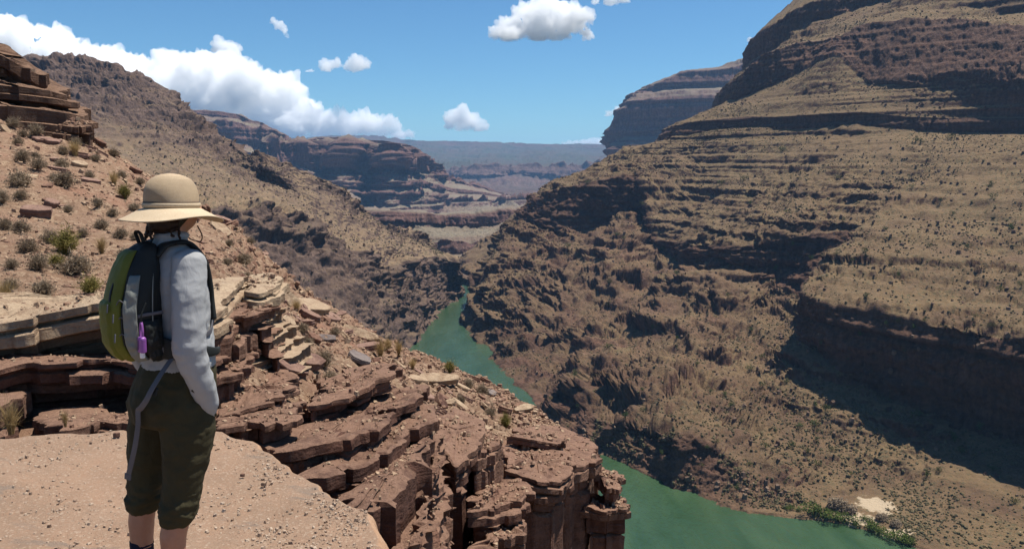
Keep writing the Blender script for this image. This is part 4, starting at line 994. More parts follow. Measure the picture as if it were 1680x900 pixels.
def place_on(o, p, n, rot, tilt=0.0, sink=0.0, blend=0.8):
    n = Vector(n); n = (n * blend + Vector((0, 0, 1)) * (1 - blend)).normalized()
    q = n.to_track_quat('Z', 'Y').to_matrix().to_4x4()
    o.matrix_world = Matrix.Translation(Vector(p) - n * sink) @ q @ Matrix.Rotation(rot, 4, 'Z') @ Matrix.Rotation(tilt, 4, 'X')

def build_slabs():
    # slabs one can name: px, py, length px, width factor, thickness factor, turn, tilt, material, label
    hero = [
        (505, 500, 78, .45, .16, -0.75, .25, 'tan', 'long orange tan slab leaning downhill below the rounded tan slab'),
        (478, 492, 56, .55, .22, -0.85, .45, 'tan', 'upended tan slab propped beside the long orange slab'),
        (474, 522, 34, .7, .18, -0.3, .1, 'tan', 'small pale slab lying under the upended slab'),
        (498, 590, 92, .42, .16, -0.75, .2, 'slab_red', 'large purple red slab split along its length'),
        (480, 604, 84, .40, .16, -0.78, .15, 'slab_red', 'second purple red slab lying against the split one'),
        (592, 584, 66, .62, .12, -0.15, -.05, 'slab_grey', 'flat slate grey slab shining in the sun'),
        (600, 566, 56, .55, .16, -0.2, .0, 'slab_red', 'dark brown slab behind the slate grey slab'),
        (533, 550, 40, .35, .12, -0.3, .0, 'slab_grey', 'narrow grey slab among dry shrubs'),
        (541, 516, 50, .55, .12, -0.3, .0, 'slab_red', 'broad brown slab near the top of the slope'),
        (590, 545, 96, .20, .10, -0.55, .3, 'tan', 'long thin tan slab running along the skyline of the slope'),
        (630, 632, 34, .75, .30, .2, .0, 'tan', 'rounded pale boulder below the slate grey slab'),
        (556, 672, 44, .45, .30, -0.5, .25, 'slab_red', 'tilted reddish slab in the shaded hollow'),
        (718, 618, 84, .30, .14, -0.5, .25, 'tan', 'long ribbed slab on the skyline above the river'),
        (640, 640, 26, .8, .4, .2, .0, 'slab_red', 'squat brown block beside the rounded boulder'),
        (700, 650, 40, .7, .3, -.3, .1, 'slab_red', 'blocky slab above the tall square block'),
        (725, 660, 36, .7, .35, .5, .2, 'ledge', 'wedge shaped block at the head of the cleft'),
        (810, 640, 30, .6, .12, -.2, .0, 'slab_grey', 'grey slab on the skyline beside the pale shrubs'),
        (860, 668, 46, .35, .25, -.6, .3, 'tan', 'orange rimmed slab standing on the skyline'),
        (800, 700, 40, .3, .15, -.55, .1, 'tan', 'thin pale slab above the thin beds'),
        (80, 228, 44, .4, .18, -.6, .15, 'slab_red', 'long dark slab sliding down the upper slope'),
        (250, 250, 30, .5, .25, -.4, .1, 'ledge', 'isolated dark slab on the upper slope edge'),
        (180, 218, 26, .6, .35, -.3, .1, 'ledge', 'dark block on the skyline right of the outcrop'),
        (62, 345, 50, .6, .28, -.4, .1, 'slab_red', 'big broken slab among shrubs on the left slope'),
        (85, 332, 34, .7, .35, .3, .1, 'slab_red', 'squared brown block against the big broken slab'),
        (395, 350, 40, .5, .25, -.3, .1, 'ledge', 'layered dark block right of the hat brim'),
        (355, 330, 30, .5, .3, -.3, .0, 'ledge', 'dark stone behind the hat brim'),
    ]
    for i, (x, y, l, w, t, rot, tilt, mat, lab) in enumerate(hero):
        p, n, f = surface_at(x, y); L = l * f / F_PX
        me = slab_mesh('flat_rock', L, L * w, L * t, 100 + i)
        o = obj('flat_rock', me, MAT[mat], label=lab, cat='rock', group='loose slabs on the slope')
        place_on(o, p, n, rot, tilt, L * t * .25)
    base = [slab_mesh('flat_rock', 1, .65, .2, 300), slab_mesh('flat_rock', 1, .5, .15, 301), slab_mesh('flat_rock', 1, .75, .32, 302), slab_mesh('flat_rock', 1, .8, .24, 303), slab_mesh('flat_rock', 1, .45, .28, 304), slab_mesh('flat_rock', 1, .6, .12, 305)]
    mats = ['slab_red', 'ledge', 'ledge', 'tan', 'slab_red', 'ledge']
    for me, k in zip(base, mats): me.materials.append(MAT[k])
    r = np.random.default_rng(8); Q, N_ = GRIDS['hillside']
    P, n, f = pick(Q[46:336], N_[46:336], (-100, 1000), (210, 800), 230, 9, up=.35)
    px, py, _ = project(P)
    for i in range(len(P)):
        zone = (('close below the dark outcrop' if py[i] < 262 else 'on the shrubby slope left of the hat' if py[i] < 380 else 'just above the long tan ledge') if px[i] < 420 else
                'among the fallen slabs below the rounded tan slab' if px[i] < 560 else 'on the slope around the slate grey slab' if px[i] < 670 else 'on the slope above the tall square block' if px[i] < 800 else 'on top of the promontory near the cliff end')
        k = i % 6; form = ('flat ', 'thin ', 'chunky ', 'broad ', 'narrow ', 'wafer thin ')[k]; s = f[i] / F_PX * (14 + 26 * r.random() ** 2)
        o = obj('flat_rock', base[k], None, label='small ' + form + ('reddish brown ' if mats[k] == 'slab_red' else 'dark brown ' if mats[k] == 'ledge' else 'tan ') + 'rock ' + zone, cat='rock', group='small slabs ' + zone)
        o.scale = (s, s, s)
        q = Matrix.Scale(s, 4)
        place_on(o, P[i], n[i], r.uniform(0, 6.28), r.normal(0, .12), s * .04); o.matrix_world = o.matrix_world @ q
build_stones()
build_slabs()

# ------------------------------------------------------------------ the hiker (local frame: x right, y the way she faces, z up)
def cloth(name, col, col2=None, weave=900.0, rough=0.85, wr=0.006, fold=14.0, sheen=0.0):
    m, nt, b = nodes_of(name); N = NT(nt)
    co = N.ocoord(1.0); n1 = N.noise(co, 9.0, 5, 0.6); n2 = N.noise(co, weave, 2, 0.5); n3 = N.noise(N.ocoord((1, 1, 0.45)), fold, 4, 0.55, 0.6)
    c = N.mix(N.ramp(n1, [(0.3, 0.0), (0.7, 1.0)]), col, col2 or tuple(k * 0.86 for k in col))
    nt.links.new(c, b.inputs['Base Color']); b.inputs['Roughness'].default_value = rough; b.inputs['Specular IOR Level'].default_value = 0.2
    b.inputs['Sheen Weight'].default_value = sheen
    nb = N.bump(n3, wr, 0.8); nt.links.new(N.bump(n2, 0.0006, 0.5, nb), b.inputs['Normal'])
    return m
MAT['jacket'] = cloth('pale grey sun hoodie', (0.345, 0.345, 0.345), (0.295, 0.296, 0.297), fold=16.0, wr=.008)
MAT['trousers'] = cloth('dark olive trousers', (0.050, 0.042, 0.020), (0.038, 0.031, 0.015), fold=8.0, wr=.016)
MAT['charcoal'] = cloth('charcoal nylon', (0.022, 0.024, 0.023), (0.015, 0.017, 0.016), rough=.6, fold=20, wr=.004)
MAT['green'] = cloth('moss green nylon', (0.140, 0.145, 0.022), (0.095, 0.10, 0.015), rough=.6, fold=18, wr=.006)
MAT['greypanel'] = cloth('light grey nylon', (0.21, 0.215, 0.195), (0.165, 0.17, 0.15), rough=.6, fold=30, wr=.006)
MAT['webbing'] = cloth('grey webbing', (0.12, 0.115, 0.125), (0.09, 0.088, 0.095), rough=.7, fold=60, wr=.001)
MAT['sock'] = cloth('navy sock', (0.012, 0.014, 0.03))
MAT['shoe'] = cloth('brown hiking shoe', (0.10, 0.07, 0.045), rough=.7)
MAT['hair'] = cloth('dark brown hair', (0.022, 0.012, 0.008), fold=90, wr=.004, rough=.5)
def skin_material():
    m, nt, b = nodes_of('tanned skin'); N = NT(nt); n = N.noise(N.ocoord(1.0), 30.0, 5, 0.6)
    nt.links.new(N.mix(N.ramp(n, [(.3, 0.), (.7, 1.)]), (0.36, 0.165, 0.095), (0.42, 0.20, 0.12)), b.inputs['Base Color'])
    b.inputs['Roughness'].default_value = 0.5; b.inputs['Subsurface Weight'].default_value = 0.08; b.inputs['Subsurface Radius'].default_value = (.01, .004, .002)
    return m
MAT['skin'] = skin_material()
def straw_material():
    m, nt, b = nodes_of('woven straw'); N = NT(nt); co = N.ocoord(1.0)
    w = N.n('ShaderNodeTexWave', wave_type='BANDS', bands_direction='Z'); nt.links.new(co, w.inputs['Vector']); w.inputs['Scale'].default_value = 95.0; w.inputs['Distortion'].default_value = 0.4; w.inputs['Detail'].default_value = 2
    n = N.noise(N.ocoord((60, 60, 260)), 4.0, 3, 0.6); n2 = N.noise(co, 14.0, 4, .6)
    c = N.mix(N.ramp(w.outputs['Fac'], [(.2, 0.), (.7, 1.)]), (0.42, 0.305, 0.19), (0.51, 0.385, 0.25)); c = N.mix(N.ramp(n, [(.35, .5), (.6, 0.)]), c, (0.30, 0.185, 0.09))
    c = N.mix(N.ramp(n2, [(.4, .25), (.6, 0.)]), c, (0.60, 0.45, 0.28))
    nt.links.new(c, b.inputs['Base Color']); b.inputs['Roughness'].default_value = 0.75
    nt.links.new(N.bump(N.math('ADD', w.outputs['Fac'], N.math('MULTIPLY', n, .6)), 0.0035, 0.8), b.inputs['Normal'])
    return m
MAT['straw'] = straw_material()
def brim_material():
    m, nt, b = nodes_of('smooth straw brim'); N = NT(nt); co = N.ocoord(1.0)
    n = N.noise(co, 240.0, 3, 0.6); n2 = N.noise(co, 12.0, 4, .6)
    c = N.mix(N.ramp(n2, [(.3, 0.), (.7, 1.)]), (0.45, 0.345, 0.225), (0.53, 0.42, 0.285)); c = N.mix(N.ramp(n, [(.35, .35), (.6, 0.)]), c, (0.36, 0.235, 0.12))
    nt.links.new(c, b.inputs['Base Color']); b.inputs['Roughness'].default_value = 0.8
    nt.links.new(N.bump(n, 0.0015, 0.7), b.inputs['Normal'])
    return m
MAT['brim'] = brim_material()
def plain(name, col, rough=0.5, alpha=None, trans=0.0):
    m, nt, b = nodes_of(name); N = NT(nt); n = N.noise(N.ocoord(1.0), 40.0, 4, .6)
    nt.links.new(N.mix(N.ramp(n, [(.3, 0.), (.7, 1.)]), col, tuple(k * .85 for k in col)), b.inputs['Base Color']); b.inputs['Roughness'].default_value = rough
    b.inputs['Transmission Weight'].default_value = trans
    return m

def blob_mesh(name, chains, voxel, smooth=3, fold=0.0, fold_scale=(0.05, 0.05, 0.09), seed=0.0, cut=None):
    """limbs as runs of ellipsoids melted into one continuous skin; chain points = (x, y, z, rx, ry, rz)"""
    bm = bmesh.new()
    for ch in chains:
        ch = np.array(ch, float)
        for a, b in zip(ch[:-1], ch[1:]):
            L = np.linalg.norm(b[:3] - a[:3]); n = max(2, int(L / 0.012))
            for t in np.linspace(0, 1, n):
                c = a * (1 - t) + b * t
                bmesh.ops.create_icosphere(bm, subdivisions=2, radius=1.0, matrix=Matrix.Translation(Vector(c[:3])) @ Matrix.Diagonal((c[3], c[4], c[5], 1)))
    me = bpy.data.meshes.new(name); bm.to_mesh(me); bm.free()
    o = bpy.data.objects.new('tmp', me); COL.objects.link(o)
    md = o.modifiers.new('r', 'REMESH'); md.mode = 'VOXEL'; md.voxel_size = voxel
    if smooth:
        s = o.modifiers.new('s', 'SMOOTH'); s.iterations = smooth; s.factor = 0.5
    ev = o.evaluated_get(bpy.context.evaluated_depsgraph_get()); m2 = bpy.data.meshes.new_from_object(ev)
    bpy.data.objects.remove(o); bpy.data.meshes.remove(me)
    if fold:
        n = len(m2.vertices); V = np.zeros(n * 3, np.float32); m2.vertices.foreach_get('co', V); V = V.reshape(-1, 3)
        N_ = np.zeros(n * 3, np.float32); m2.vertices.foreach_get('normal', N_); N_ = N_.reshape(-1, 3)
        amp = fold(V) if callable(fold) else fold
        d = amp * (ridged(V / np.array(fold_scale) + seed, 3, .5) - .2)
        V = V + N_ * np.asarray(d)[:, None]
        m2.vertices.foreach_set('co', V.ravel())
    m2.polygons.foreach_set('use_smooth', np.ones(len(m2.polygons), bool)); m2.update(); m2.materials.clear(); m2.name = name
    return m2

def sect_mesh(name, secs, n=64, ex=2.5, close=True, noise=0.0):
    """stacked superellipse sections (z, cx, cy, hx, hy)"""
    secs = np.array(secs, float); R = 40
    t = np.linspace(0, len(secs) - 1, R); S = catmull(secs, t)
    th = np.linspace(0, 2 * np.pi, n, endpoint=False)
    c, s = np.cos(th), np.sin(th); k = (np.abs(c) ** ex + np.abs(s) ** ex) ** (-1 / ex)
    A = np.stack([S[:, 1:2] + S[:, 3:4] * (k * c)[None], S[:, 2:3] + S[:, 4:5] * (k * s)[None], np.repeat(S[:, 0:1], n, 1)], -1)
    return A

def grid_obj_mesh(name, A, wrap=True, caps=True):
    nv, nu = A.shape[:2]; V = A.reshape(-1, 3); Fq = grid_faces(nv, nu, wrap=wrap); Ft = None
    if caps:
        V = np.concatenate([V, A[0].mean(0)[None], A[-1].mean(0)[None]]); j = np.arange(nu); j2 = (j + 1) % nu; m = nv * nu
        Ft = np.concatenate([np.stack([np.full(nu, m), j2, j], -1), np.stack([np.full(nu, m + 1), m - nu + j, m - nu + j2], -1)])
    return mesh_from(name, V, Fq, Ft)

def ribbon_mesh(name, pts, side, width, thick, res=14, round_=True):
    pts = np.array(pts, float); t = np.linspace(0, len(pts) - 1, res * (len(pts) - 1) + 1); P = catmull(pts, t)
    sd = np.array(side, float)
    if sd.ndim == 2: sd = catmull(sd, t)
    else: sd = np.repeat(sd[None], len(P), 0)
    tg = np.gradient(P, axis=0); tg /= np.linalg.norm(tg, axis=1, keepdims=True) + 1e-9
    sd = sd - tg * np.sum(sd * tg, 1, keepdims=True); sd /= np.linalg.norm(sd, axis=1, keepdims=True) + 1e-9
    nn = np.cross(tg, sd)
    w = np.full(len(P), width) if np.isscalar(width) else np.interp(t, np.arange(len(pts)), width)
    th = np.linspace(0, 2 * np.pi, 16, endpoint=False); c, s = np.cos(th), np.sin(th); k = (np.abs(c) ** 4 + np.abs(s) ** 4) ** -.25
    A = P[:, None] + sd[:, None] * (k * c)[None, :, None] * (w / 2)[:, None, None] + nn[:, None] * (k * s)[None, :, None] * (thick / 2)
    return grid_obj_mesh(name, A)

def lathe_mesh(name, prof, n=72, ell=(1, 1), wave=None):
    prof = np.array(prof, float); th = np.linspace(0, 2 * np.pi, n, endpoint=False)
    A = np.stack([prof[:, 0:1] * np.cos(th)[None] * ell[0], prof[:, 0:1] * np.sin(th)[None] * ell[1], np.repeat(prof[:, 1:2], n, 1)], -1)
    if wave is not None: A[..., 2] += wave(prof[:, 0:1], th[None])
    return grid_obj_mesh(name, A)

HX, HY, YAW = at(277, 265, 3.0)[0], 3.0, math.radians(-37)
def build_hiker():
    root = obj('person', None, label='hiker standing with back turned, in pale hoodie, olive capri trousers and straw hat', cat='person')
    root.location = (HX, HY, 0.0); root.rotation_euler = (0, 0, YAW)
    # legs: left foot a little ahead of the right in the picture, weight even
    LL = [(-.085, -.04, .80), (-.105, -.08, .62), (-.118, -.11, .44), (-.122, -.135, .30), (-.125, -.14, .10)]
    RL = [(.085, -.03, .80), (.10, -.05, .62), (.10, -.09, .44), (.09, -.125, .30), (.09, -.13, .10)]
    def leg(L, rs): return [(x, y, z, r, r, r) for (x, y, z), r in zip(L, rs)]
    rs = (.082, .070, .054, .050, .036)
    def foot(L): x, y = L[-1][:2]; return [(x, y, .10, .036, .036, .036), (x, y + .0, .05, .04, .045, .04), (x, y + .12, .035, .042, .05, .03)]
    rarm = [(.122, -.015, 1.325, .05, .05, .05), (.162, -.055, 1.19, .044, .044, .044), (.178, -.066, 1.045, .038, .038, .038), (.178, -.045, .93, .034, .034, .034), (.165, .01, .82, .026, .026, .026)]
    larm = [(-.122, -.015, 1.325, .05, .05, .05), (-.162, -.055, 1.19, .044, .044, .044), (-.178, -.066, 1.045, .038, .038, .038), (-.178, -.045, .93, .034, .034, .034), (-.165, .01, .82, .026, .026, .026)]
    def hand(s):
        X0, Y0 = .135, .02
        out = [[(s * .165, .01, .82, .026, .026, .026), (s * (X0 + .01), Y0 - .005, .77, .016, .034, .034), (s * X0, Y0, .73, .014, .034, .03)]]
        for i, (dy, l) in enumerate(((-.026, .05), (-.009, .062), (.009, .066), (.027, .058))):
            out.append([(s * X0, Y0 + dy, .72, .009, .009, .009), (s * (X0 - .004), Y0 + dy, .72 - l * .6, .0085, .0085, .0085), (s * (X0 - .014), Y0 + dy, .72 - l, .008, .008, .008)])
        out.append([(s * X0, Y0 + .03, .77, .010, .010, .010), (s * (X0 - .01), Y0 + .045, .735, .009, .009, .009)])
        return out
    body = [leg(LL, rs), leg(RL, rs), foot(LL), foot(RL), rarm, larm,
            [(0, -.04, .82, .145, .105, .10), (0, .0, .98, .12, .085, .10), (0, .0, 1.18, .135, .09, .10), (0, -.01, 1.32, .135, .07, .06)],
            [(0, -.015, 1.36, .05, .05, .05), (0, .005, 1.47, .046, .048, .05)],
            [(0, .015, 1.545, .070, .085, .085), (0, .02, 1.555, .070, .086, .08), (0, .03, 1.50, .058, .07, .07)],
            [(0, .112, 1.515, .012, .014, .022), (0, .122, 1.505, .013, .012, .012)], [(.075, .015, 1.52, .012, .018, .03), (.078, .012, 1.515, .010, .016, .026)], [(-.075, .015, 1.52, .012, .018, .03), (-.078, .012, 1.515, .010, .016, .026)]]
    body += hand(1) + hand(-1)
    obj('body', blob_mesh('body', body, .0095, 2), MAT['skin'], root)
    # hoodie
    sl = lambda s, a: [(s * .122, -.015, 1.325, .060, .066, .058), (s * .156, -.045, 1.22, .058, .064, .06), (s * .172, -.060, 1.10, .056, .061, .06), (s * .178, -.066, 1.02, .055, .059, .06), (s * .178, -.05, .95, .051, .054, .05), (s * .176, -.02, .87, .046, .047, .05), (s * .166, .004, .80, .038, .040, .035), (s * .138, .012, .745, .028, .032, .03)]
    trunk = [(0, -.01, .93, .160, .128, .03), (0, .0, 1.05, .145, .115, .06), (0, -.005, 1.18, .145, .116, .06), (0, -.01, 1.28, .142, .108, .06), (0, -.012, 1.335, .122, .085, .045), (0, -.01, 1.378, .078, .07, .035)]
    collar = [(0, -.012, 1.39, .072, .072, .03), (0, -.006, 1.425, .066, .066, .022)]
    fa = lambda V: 0.006 + 0.008 * sstep(.03, .12, np.abs(np.linalg.norm(V - np.array((.2, -.07, 1.05)), axis=1)) < .14)
    me = blob_mesh('jacket', [trunk, collar, sl(1, 0), sl(-1, 0)], .0075, 3, fold=lambda V: 0.004 + 0.004 * np.exp(-((V[:, 2] - 1.0) / .1) ** 2), fold_scale=(.11, .11, .075), seed=2.0)
    obj('jacket', me, MAT['jacket'], root)
    # trousers
    def pl(L, s):
        w = ((.80, .104, .108), (.70, .101, .104), (.60, .087, .090), (.50, .073, .075), (.43, .067, .069), (.395, .069, .070), (.375, .067, .068), (.36, .060, .062))
        xs = np.array(L); out = []
        for z, rx, ry in w:
            x = np.interp(z, xs[::-1, 2], xs[::-1, 0]); y = np.interp(z, xs[::-1, 2], xs[::-1, 1]); out.append((x, y, z, rx, ry, .03))
        return out
    hips = [(0, -.005, .955, .150, .120, .03), (0, -.025, .88, .168, .142, .04), (0, -.045, .80, .178, .158, .05), (0, -.045, .74, .172, .152, .04)]
    me = blob_mesh('trousers', [hips, pl(LL, -1), pl(RL, 1)], .0075, 9, fold=lambda V: 0.006 + 0.010 * np.exp(-((V[:, 2] - .41) / .06) ** 2), fold_scale=(.09, .09, .06), seed=6.0)
    obj('trousers', me, MAT['trousers'], root)
    for L in (LL, RL):
        x, y = L[-1][:2]; y0 = np.interp(.2, [.10, .30], [L[-1][1], L[-2][1]])
        obj('sock', blob_mesh('sock', [[(x, y, .11, .043, .045, .03), (x, y0, .225, .047, .048, .012)]], .006, 2), MAT['sock'], root)
        obj('shoe', blob_mesh('shoe', [[(x, y - .03, .045, .046, .05, .045), (x, y + .06, .05, .05, .06, .045), (x, y + .16, .035, .047, .06, .032)], [(x, y, .08, .05, .055, .05), (x, y, .12, .05, .052, .02)]], .006, 3), MAT['shoe'], root)
    for s in (1, -1):
        pk = [(s * (.186 * math.cos(f) + .003), -.045 + .168 * math.sin(f), z) for f, z in ((-.15, .872), (.08, .835), (.30, .79), (.48, .745))]
        obj('pocket_edge', ribbon_mesh('pocket_edge', pk, (0, 0, 1), .010, .007), MAT['trousers'], root)
    # hair: cap at the nape and loose strands below the brim
    hair = [[(0, -.012, 1.515, .078, .080, .065), (0, -.035, 1.465, .068, .056, .036)]]
    r = np.random.default_rng(4)
    for k in range(26):
        a = r.uniform(-2.9, -.25) if k % 3 else r.choice((-.15, 3.3)) + r.uniform(-.25, .25)
        x, y = .07 * math.cos(a), -.01 + .075 * math.sin(a); l = r.uniform(.03, .085)
        hair.append([(x, y, 1.475, .009, .009, .009), (x * 1.18 + r.normal(0, .006), y * 1.15, 1.47 - l * .6, .0065, .0065, .0065), (x * 1.22 + r.normal(0, .012), y * 1.2, 1.47 - l, .0045, .0045, .0045)])
    obj('hair', blob_mesh('hair', hair, .0045, 1), MAT['hair'], root)
    # hat
    hz = 1.527
    hat = obj('sun_hat', None, None, root); hat.location = (0, .0, hz); hat.rotation_euler = (math.radians(-2), math.radians(-1), 0)
    crown = [(.091, .0), (.0918, .022), (.0912, .045), (.088, .068), (.081, .089), (.068, .107), (.050, .119), (.028, .126), (.010, .1285), (.002, .129)]
    obj('crown', lathe_mesh('crown', crown, 80, (1.0, 1.08)), MAT['straw'], hat)
    top = [(.088, .004), (.106, -.003), (.128, -.012), (.148, -.021), (.165, -.029), (.176, -.033), (.180, -.0355), (.176, -.038), (.165, -.035), (.150, -.026), (.128, -.018), (.106, -.009), (.088, -.002)]
    wv = lambda rr, th: sstep(.095, .176, rr) * (0.009 * np.cos(2 * th + .2) + 0.006 * np.cos(3 * th - 1.0) - .004)
    obj('brim', lathe_mesh('brim', top, 120, (1.0, 1.03), wv), MAT['brim'], hat)
    band = [(.0925, .003), (.096, .004), (.0965, .018), (.0935, .020), (.090, .0195), (.090, .003)]
    obj('hat_band', lathe_mesh('hat_band', band, 80, (1.0, 1.08)), MAT['brim'], hat)
    line = [(.0930, .0212), (.0942, .0216), (.0942, .0236), (.0930, .024), (.090, .0236), (.090, .0212)]
    obj('band_cord', lathe_mesh('band_cord', line, 80, (1.0, 1.08)), plain('brown cord', (.09, .05, .03), .8), hat)
    cord = [(.068, .06, 1.46), (.055, .085, 1.42), (.02, .095, 1.395), (-.03, .09, 1.40), (-.065, .06, 1.46)]
    obj('chin_cord', ribbon_mesh('chin_cord', cord, (0, 0, 1), .004, .004), MAT['hair'], root)
build_hiker()

def build_backpack():
    root = obj('backpack', None, label='charcoal, green and grey daypack worn on the back of the hiker', cat='backpack')
    root.location = (HX + .012, HY + .02, 0.0); root.rotation_euler = (0, 0, YAW - math.radians(5))
    secs = [(.985, .01, -.150, .05, .035), (.992, .01, -.160, .078, .055), (1.02, .015, -.178, .090, .074), (1.075, .015, -.188, .096, .084), (1.16, .015, -.190, .098, .084), (1.25, .015, -.178, .093, .074), (1.33, .012, -.160, .083, .060), (1.382, .01, -.142, .068, .042), (1.402, .01, -.134, .042, .026), (1.408, .01, -.132, .018, .012)]
    A = sect_mesh('x', secs, n=96, ex=2.6)
    nrm = grid_normals(A); cen = A.mean(axis=1, keepdims=True)
    sg = np.sign(np.sum(nrm * (A - cen), -1, keepdims=True)); nrm = nrm * np.where(sg == 0, 1, sg)
    A2 = A + nrm * (0.006 * fbm(A / .06, 3))[..., None]
    obj('main_compartment', grid_obj_mesh('main_compartment', A2), MAT['charcoal'], root)
    def patch(name, th0, th1, t0, t1, mat, puff, skew=0.0, parent=root, nz=0.004, lean0=0.0, lean1=0.0):
        S = catmull(np.array(secs, float), np.linspace(0, len(secs) - 1, 200)); ex = 2.6
        nv, nu = 50, 44
        v = np.linspace(t0, t1, nv)[:, None]; u = np.linspace(0, 1, nu)[None]
        vv = (v - t0) / (t1 - t0)
        th = np.radians((th0 + lean0 * vv) * (1 - u) + (th1 + lean1 * vv) * u)
        si = np.clip((v * 199), 0, 199)
        g = lambda k: np.interp(si, np.arange(200), S[:, k])
        c, s = np.cos(th), np.sin(th); k = (np.abs(c) ** ex + np.abs(s) ** ex) ** (-1 / ex)
        P = np.stack([g(1) + g(3) * k * c, g(2) + g(4) * k * s, g(0) + 0 * th], -1)
        n = grid_normals(P); ce = np.stack([g(1) + 0 * th, g(2) + 0 * th, g(0) + 0 * th], -1)
        n = n * np.sign(np.sum(n * (P - ce), -1, keepdims=True))
        edge = sstep(0, .12, u) * sstep(1, .88, u) * sstep(0, .1, vv) * sstep(1, .9, vv)
        P = P + n * (.0015 + (puff + nz * fbm(P / .03, 3)) * edge + .004 * (edge > 0))[..., None]
        me = mesh_from(name, P, grid_faces(nv, nu)); o = obj(name, me, MAT[mat], parent)
        md = o.modifiers.new('t', 'SOLIDIFY'); md.thickness = .004; md.offset = -1
        return o
    fp = patch('front_pocket', -205, -50, .06, .78, 'green', .010, lean1=-6)
    patch('lower_pocket', -165, -66, .14, .52, 'green', .018, parent=fp)
    patch('side_panel', -48, -16, .10, .62, 'greypanel', .008, nz=.010, lean1=-6)
    patch('side_pocket', -12, 36, .04, .42, 'charcoal', .012, nz=.012)
    # zips, loops and straps
    ribs = lambda nm, pts, side, w, t, mat, par=root: obj(nm, ribbon_mesh(nm, pts, side, w, t), MAT[mat], par)
    ribs('zip_line', [(.035, -.272, 1.05), (.038, -.284, 1.12), (.034, -.280, 1.21), (.022, -.246, 1.30)], (1, 0, 0), .012, .006, 'charcoal')
    ribs('zip_line', [(.080, -.256, 1.05), (.084, -.264, 1.11), (.080, -.258, 1.19)], (1, 0, 0), .008, .006, 'charcoal')
    ribs('haul_loop', [(-.02, -.14, 1.40), (-.022, -.15, 1.435), (.0, -.155, 1.45), (.022, -.15, 1.435), (.02, -.14, 1.40)], (0, 1, 0), .014, .004, 'charcoal')
    for s in (1, -1):
        ribs('shoulder_strap', [(s * .060, -.12, 1.36), (s * .066, -.08, 1.398), (s * .074, -.02, 1.405), (s * .072, .034, 1.362), (s * .070, .064, 1.30), (s * .074, .074, 1.20), (s * .098, .070, 1.10)],
             [(1, 0, 0)] * 7, [.06, .062, .062, .060, .055, .048, .035], .016, 'charcoal')
        ribs('lower_strap', [(s * .098, .070, 1.10), (s * .138, .03, 1.06), (s * .146, -.05, 1.035), (s * .115, -.14, 1.02)], (0, 0, 1), .02, .004, 'webbing')
        ribs('hip_belt', [(s * .09, -.15, 1.03), (s * .145, -.10, 1.015), (s * .158, -.02, 1.0), (s * .138, .05, .985), (s * .08, .095, .975)], (0, 0, 1), [.085, .07, .05, .03, .025], .012, 'charcoal')
    ribs('hanging_strap', [(.135, -.11, .995), (.150, -.175, .93), (.14, -.21, .87), (.10, -.222, .82), (.075, -.225, .80), (.07, -.225, .76), (.05, -.23, .68), (.015, -.235, .60), (-.015, -.24, .535)], (1, .5, .0), .021, .003, 'webbing')
    ribs('strap_end', [(-.015, -.24, .542), (-.020, -.241, .520)], (1, .5, 0), .028, .007, 'webbing')
    ribs('hanging_strap', [(-.13, -.10, .955), (-.15, -.13, .85), (-.152, -.14, .74), (-.14, -.14, .62), (-.135, -.14, .56)], (1, .5, 0), .012, .003, 'webbing')
    ribs('strap_end', [(-.136, -.14, .60), (-.130, -.14, .548)], (1, .5, 0), .018, .005, 'charcoal')
    for px_, pz_ in ((.044, 1.20), (.088, 1.17), (.092, 1.10)):
        ribs('zip_pull', [(px_, -.292, pz_), (px_ + .004, -.297, pz_ - .03)], (1, 0, 0), .007, .004, 'webbing')
    for z_ in (1.07, 1.13, 1.19):
        ribs('lacing_cord', [(.060, -.272, z_), (.085, -.266, z_ + .025), (.106, -.245, z_)], (0, 0, 1), .0035, .0035, 'webbing')
    ribs('buckle', [(.140, -.185, .895), (.138, -.195, .868)], (1, .5, 0), .030, .009, 'charcoal')
    ribs('seam', [(.112, -.165, 1.01), (.118, -.17, 1.10), (.116, -.165, 1.20), (.100, -.15, 1.30)], (0, 1, 0), .004, .004, 'greypanel')
    ribs('compression_strap', [(.117, -.13, 1.16), (.122, -.18, 1.16), (.112, -.22, 1.155)], (0, 0, 1), .012, .004, 'webbing')
build_backpack()

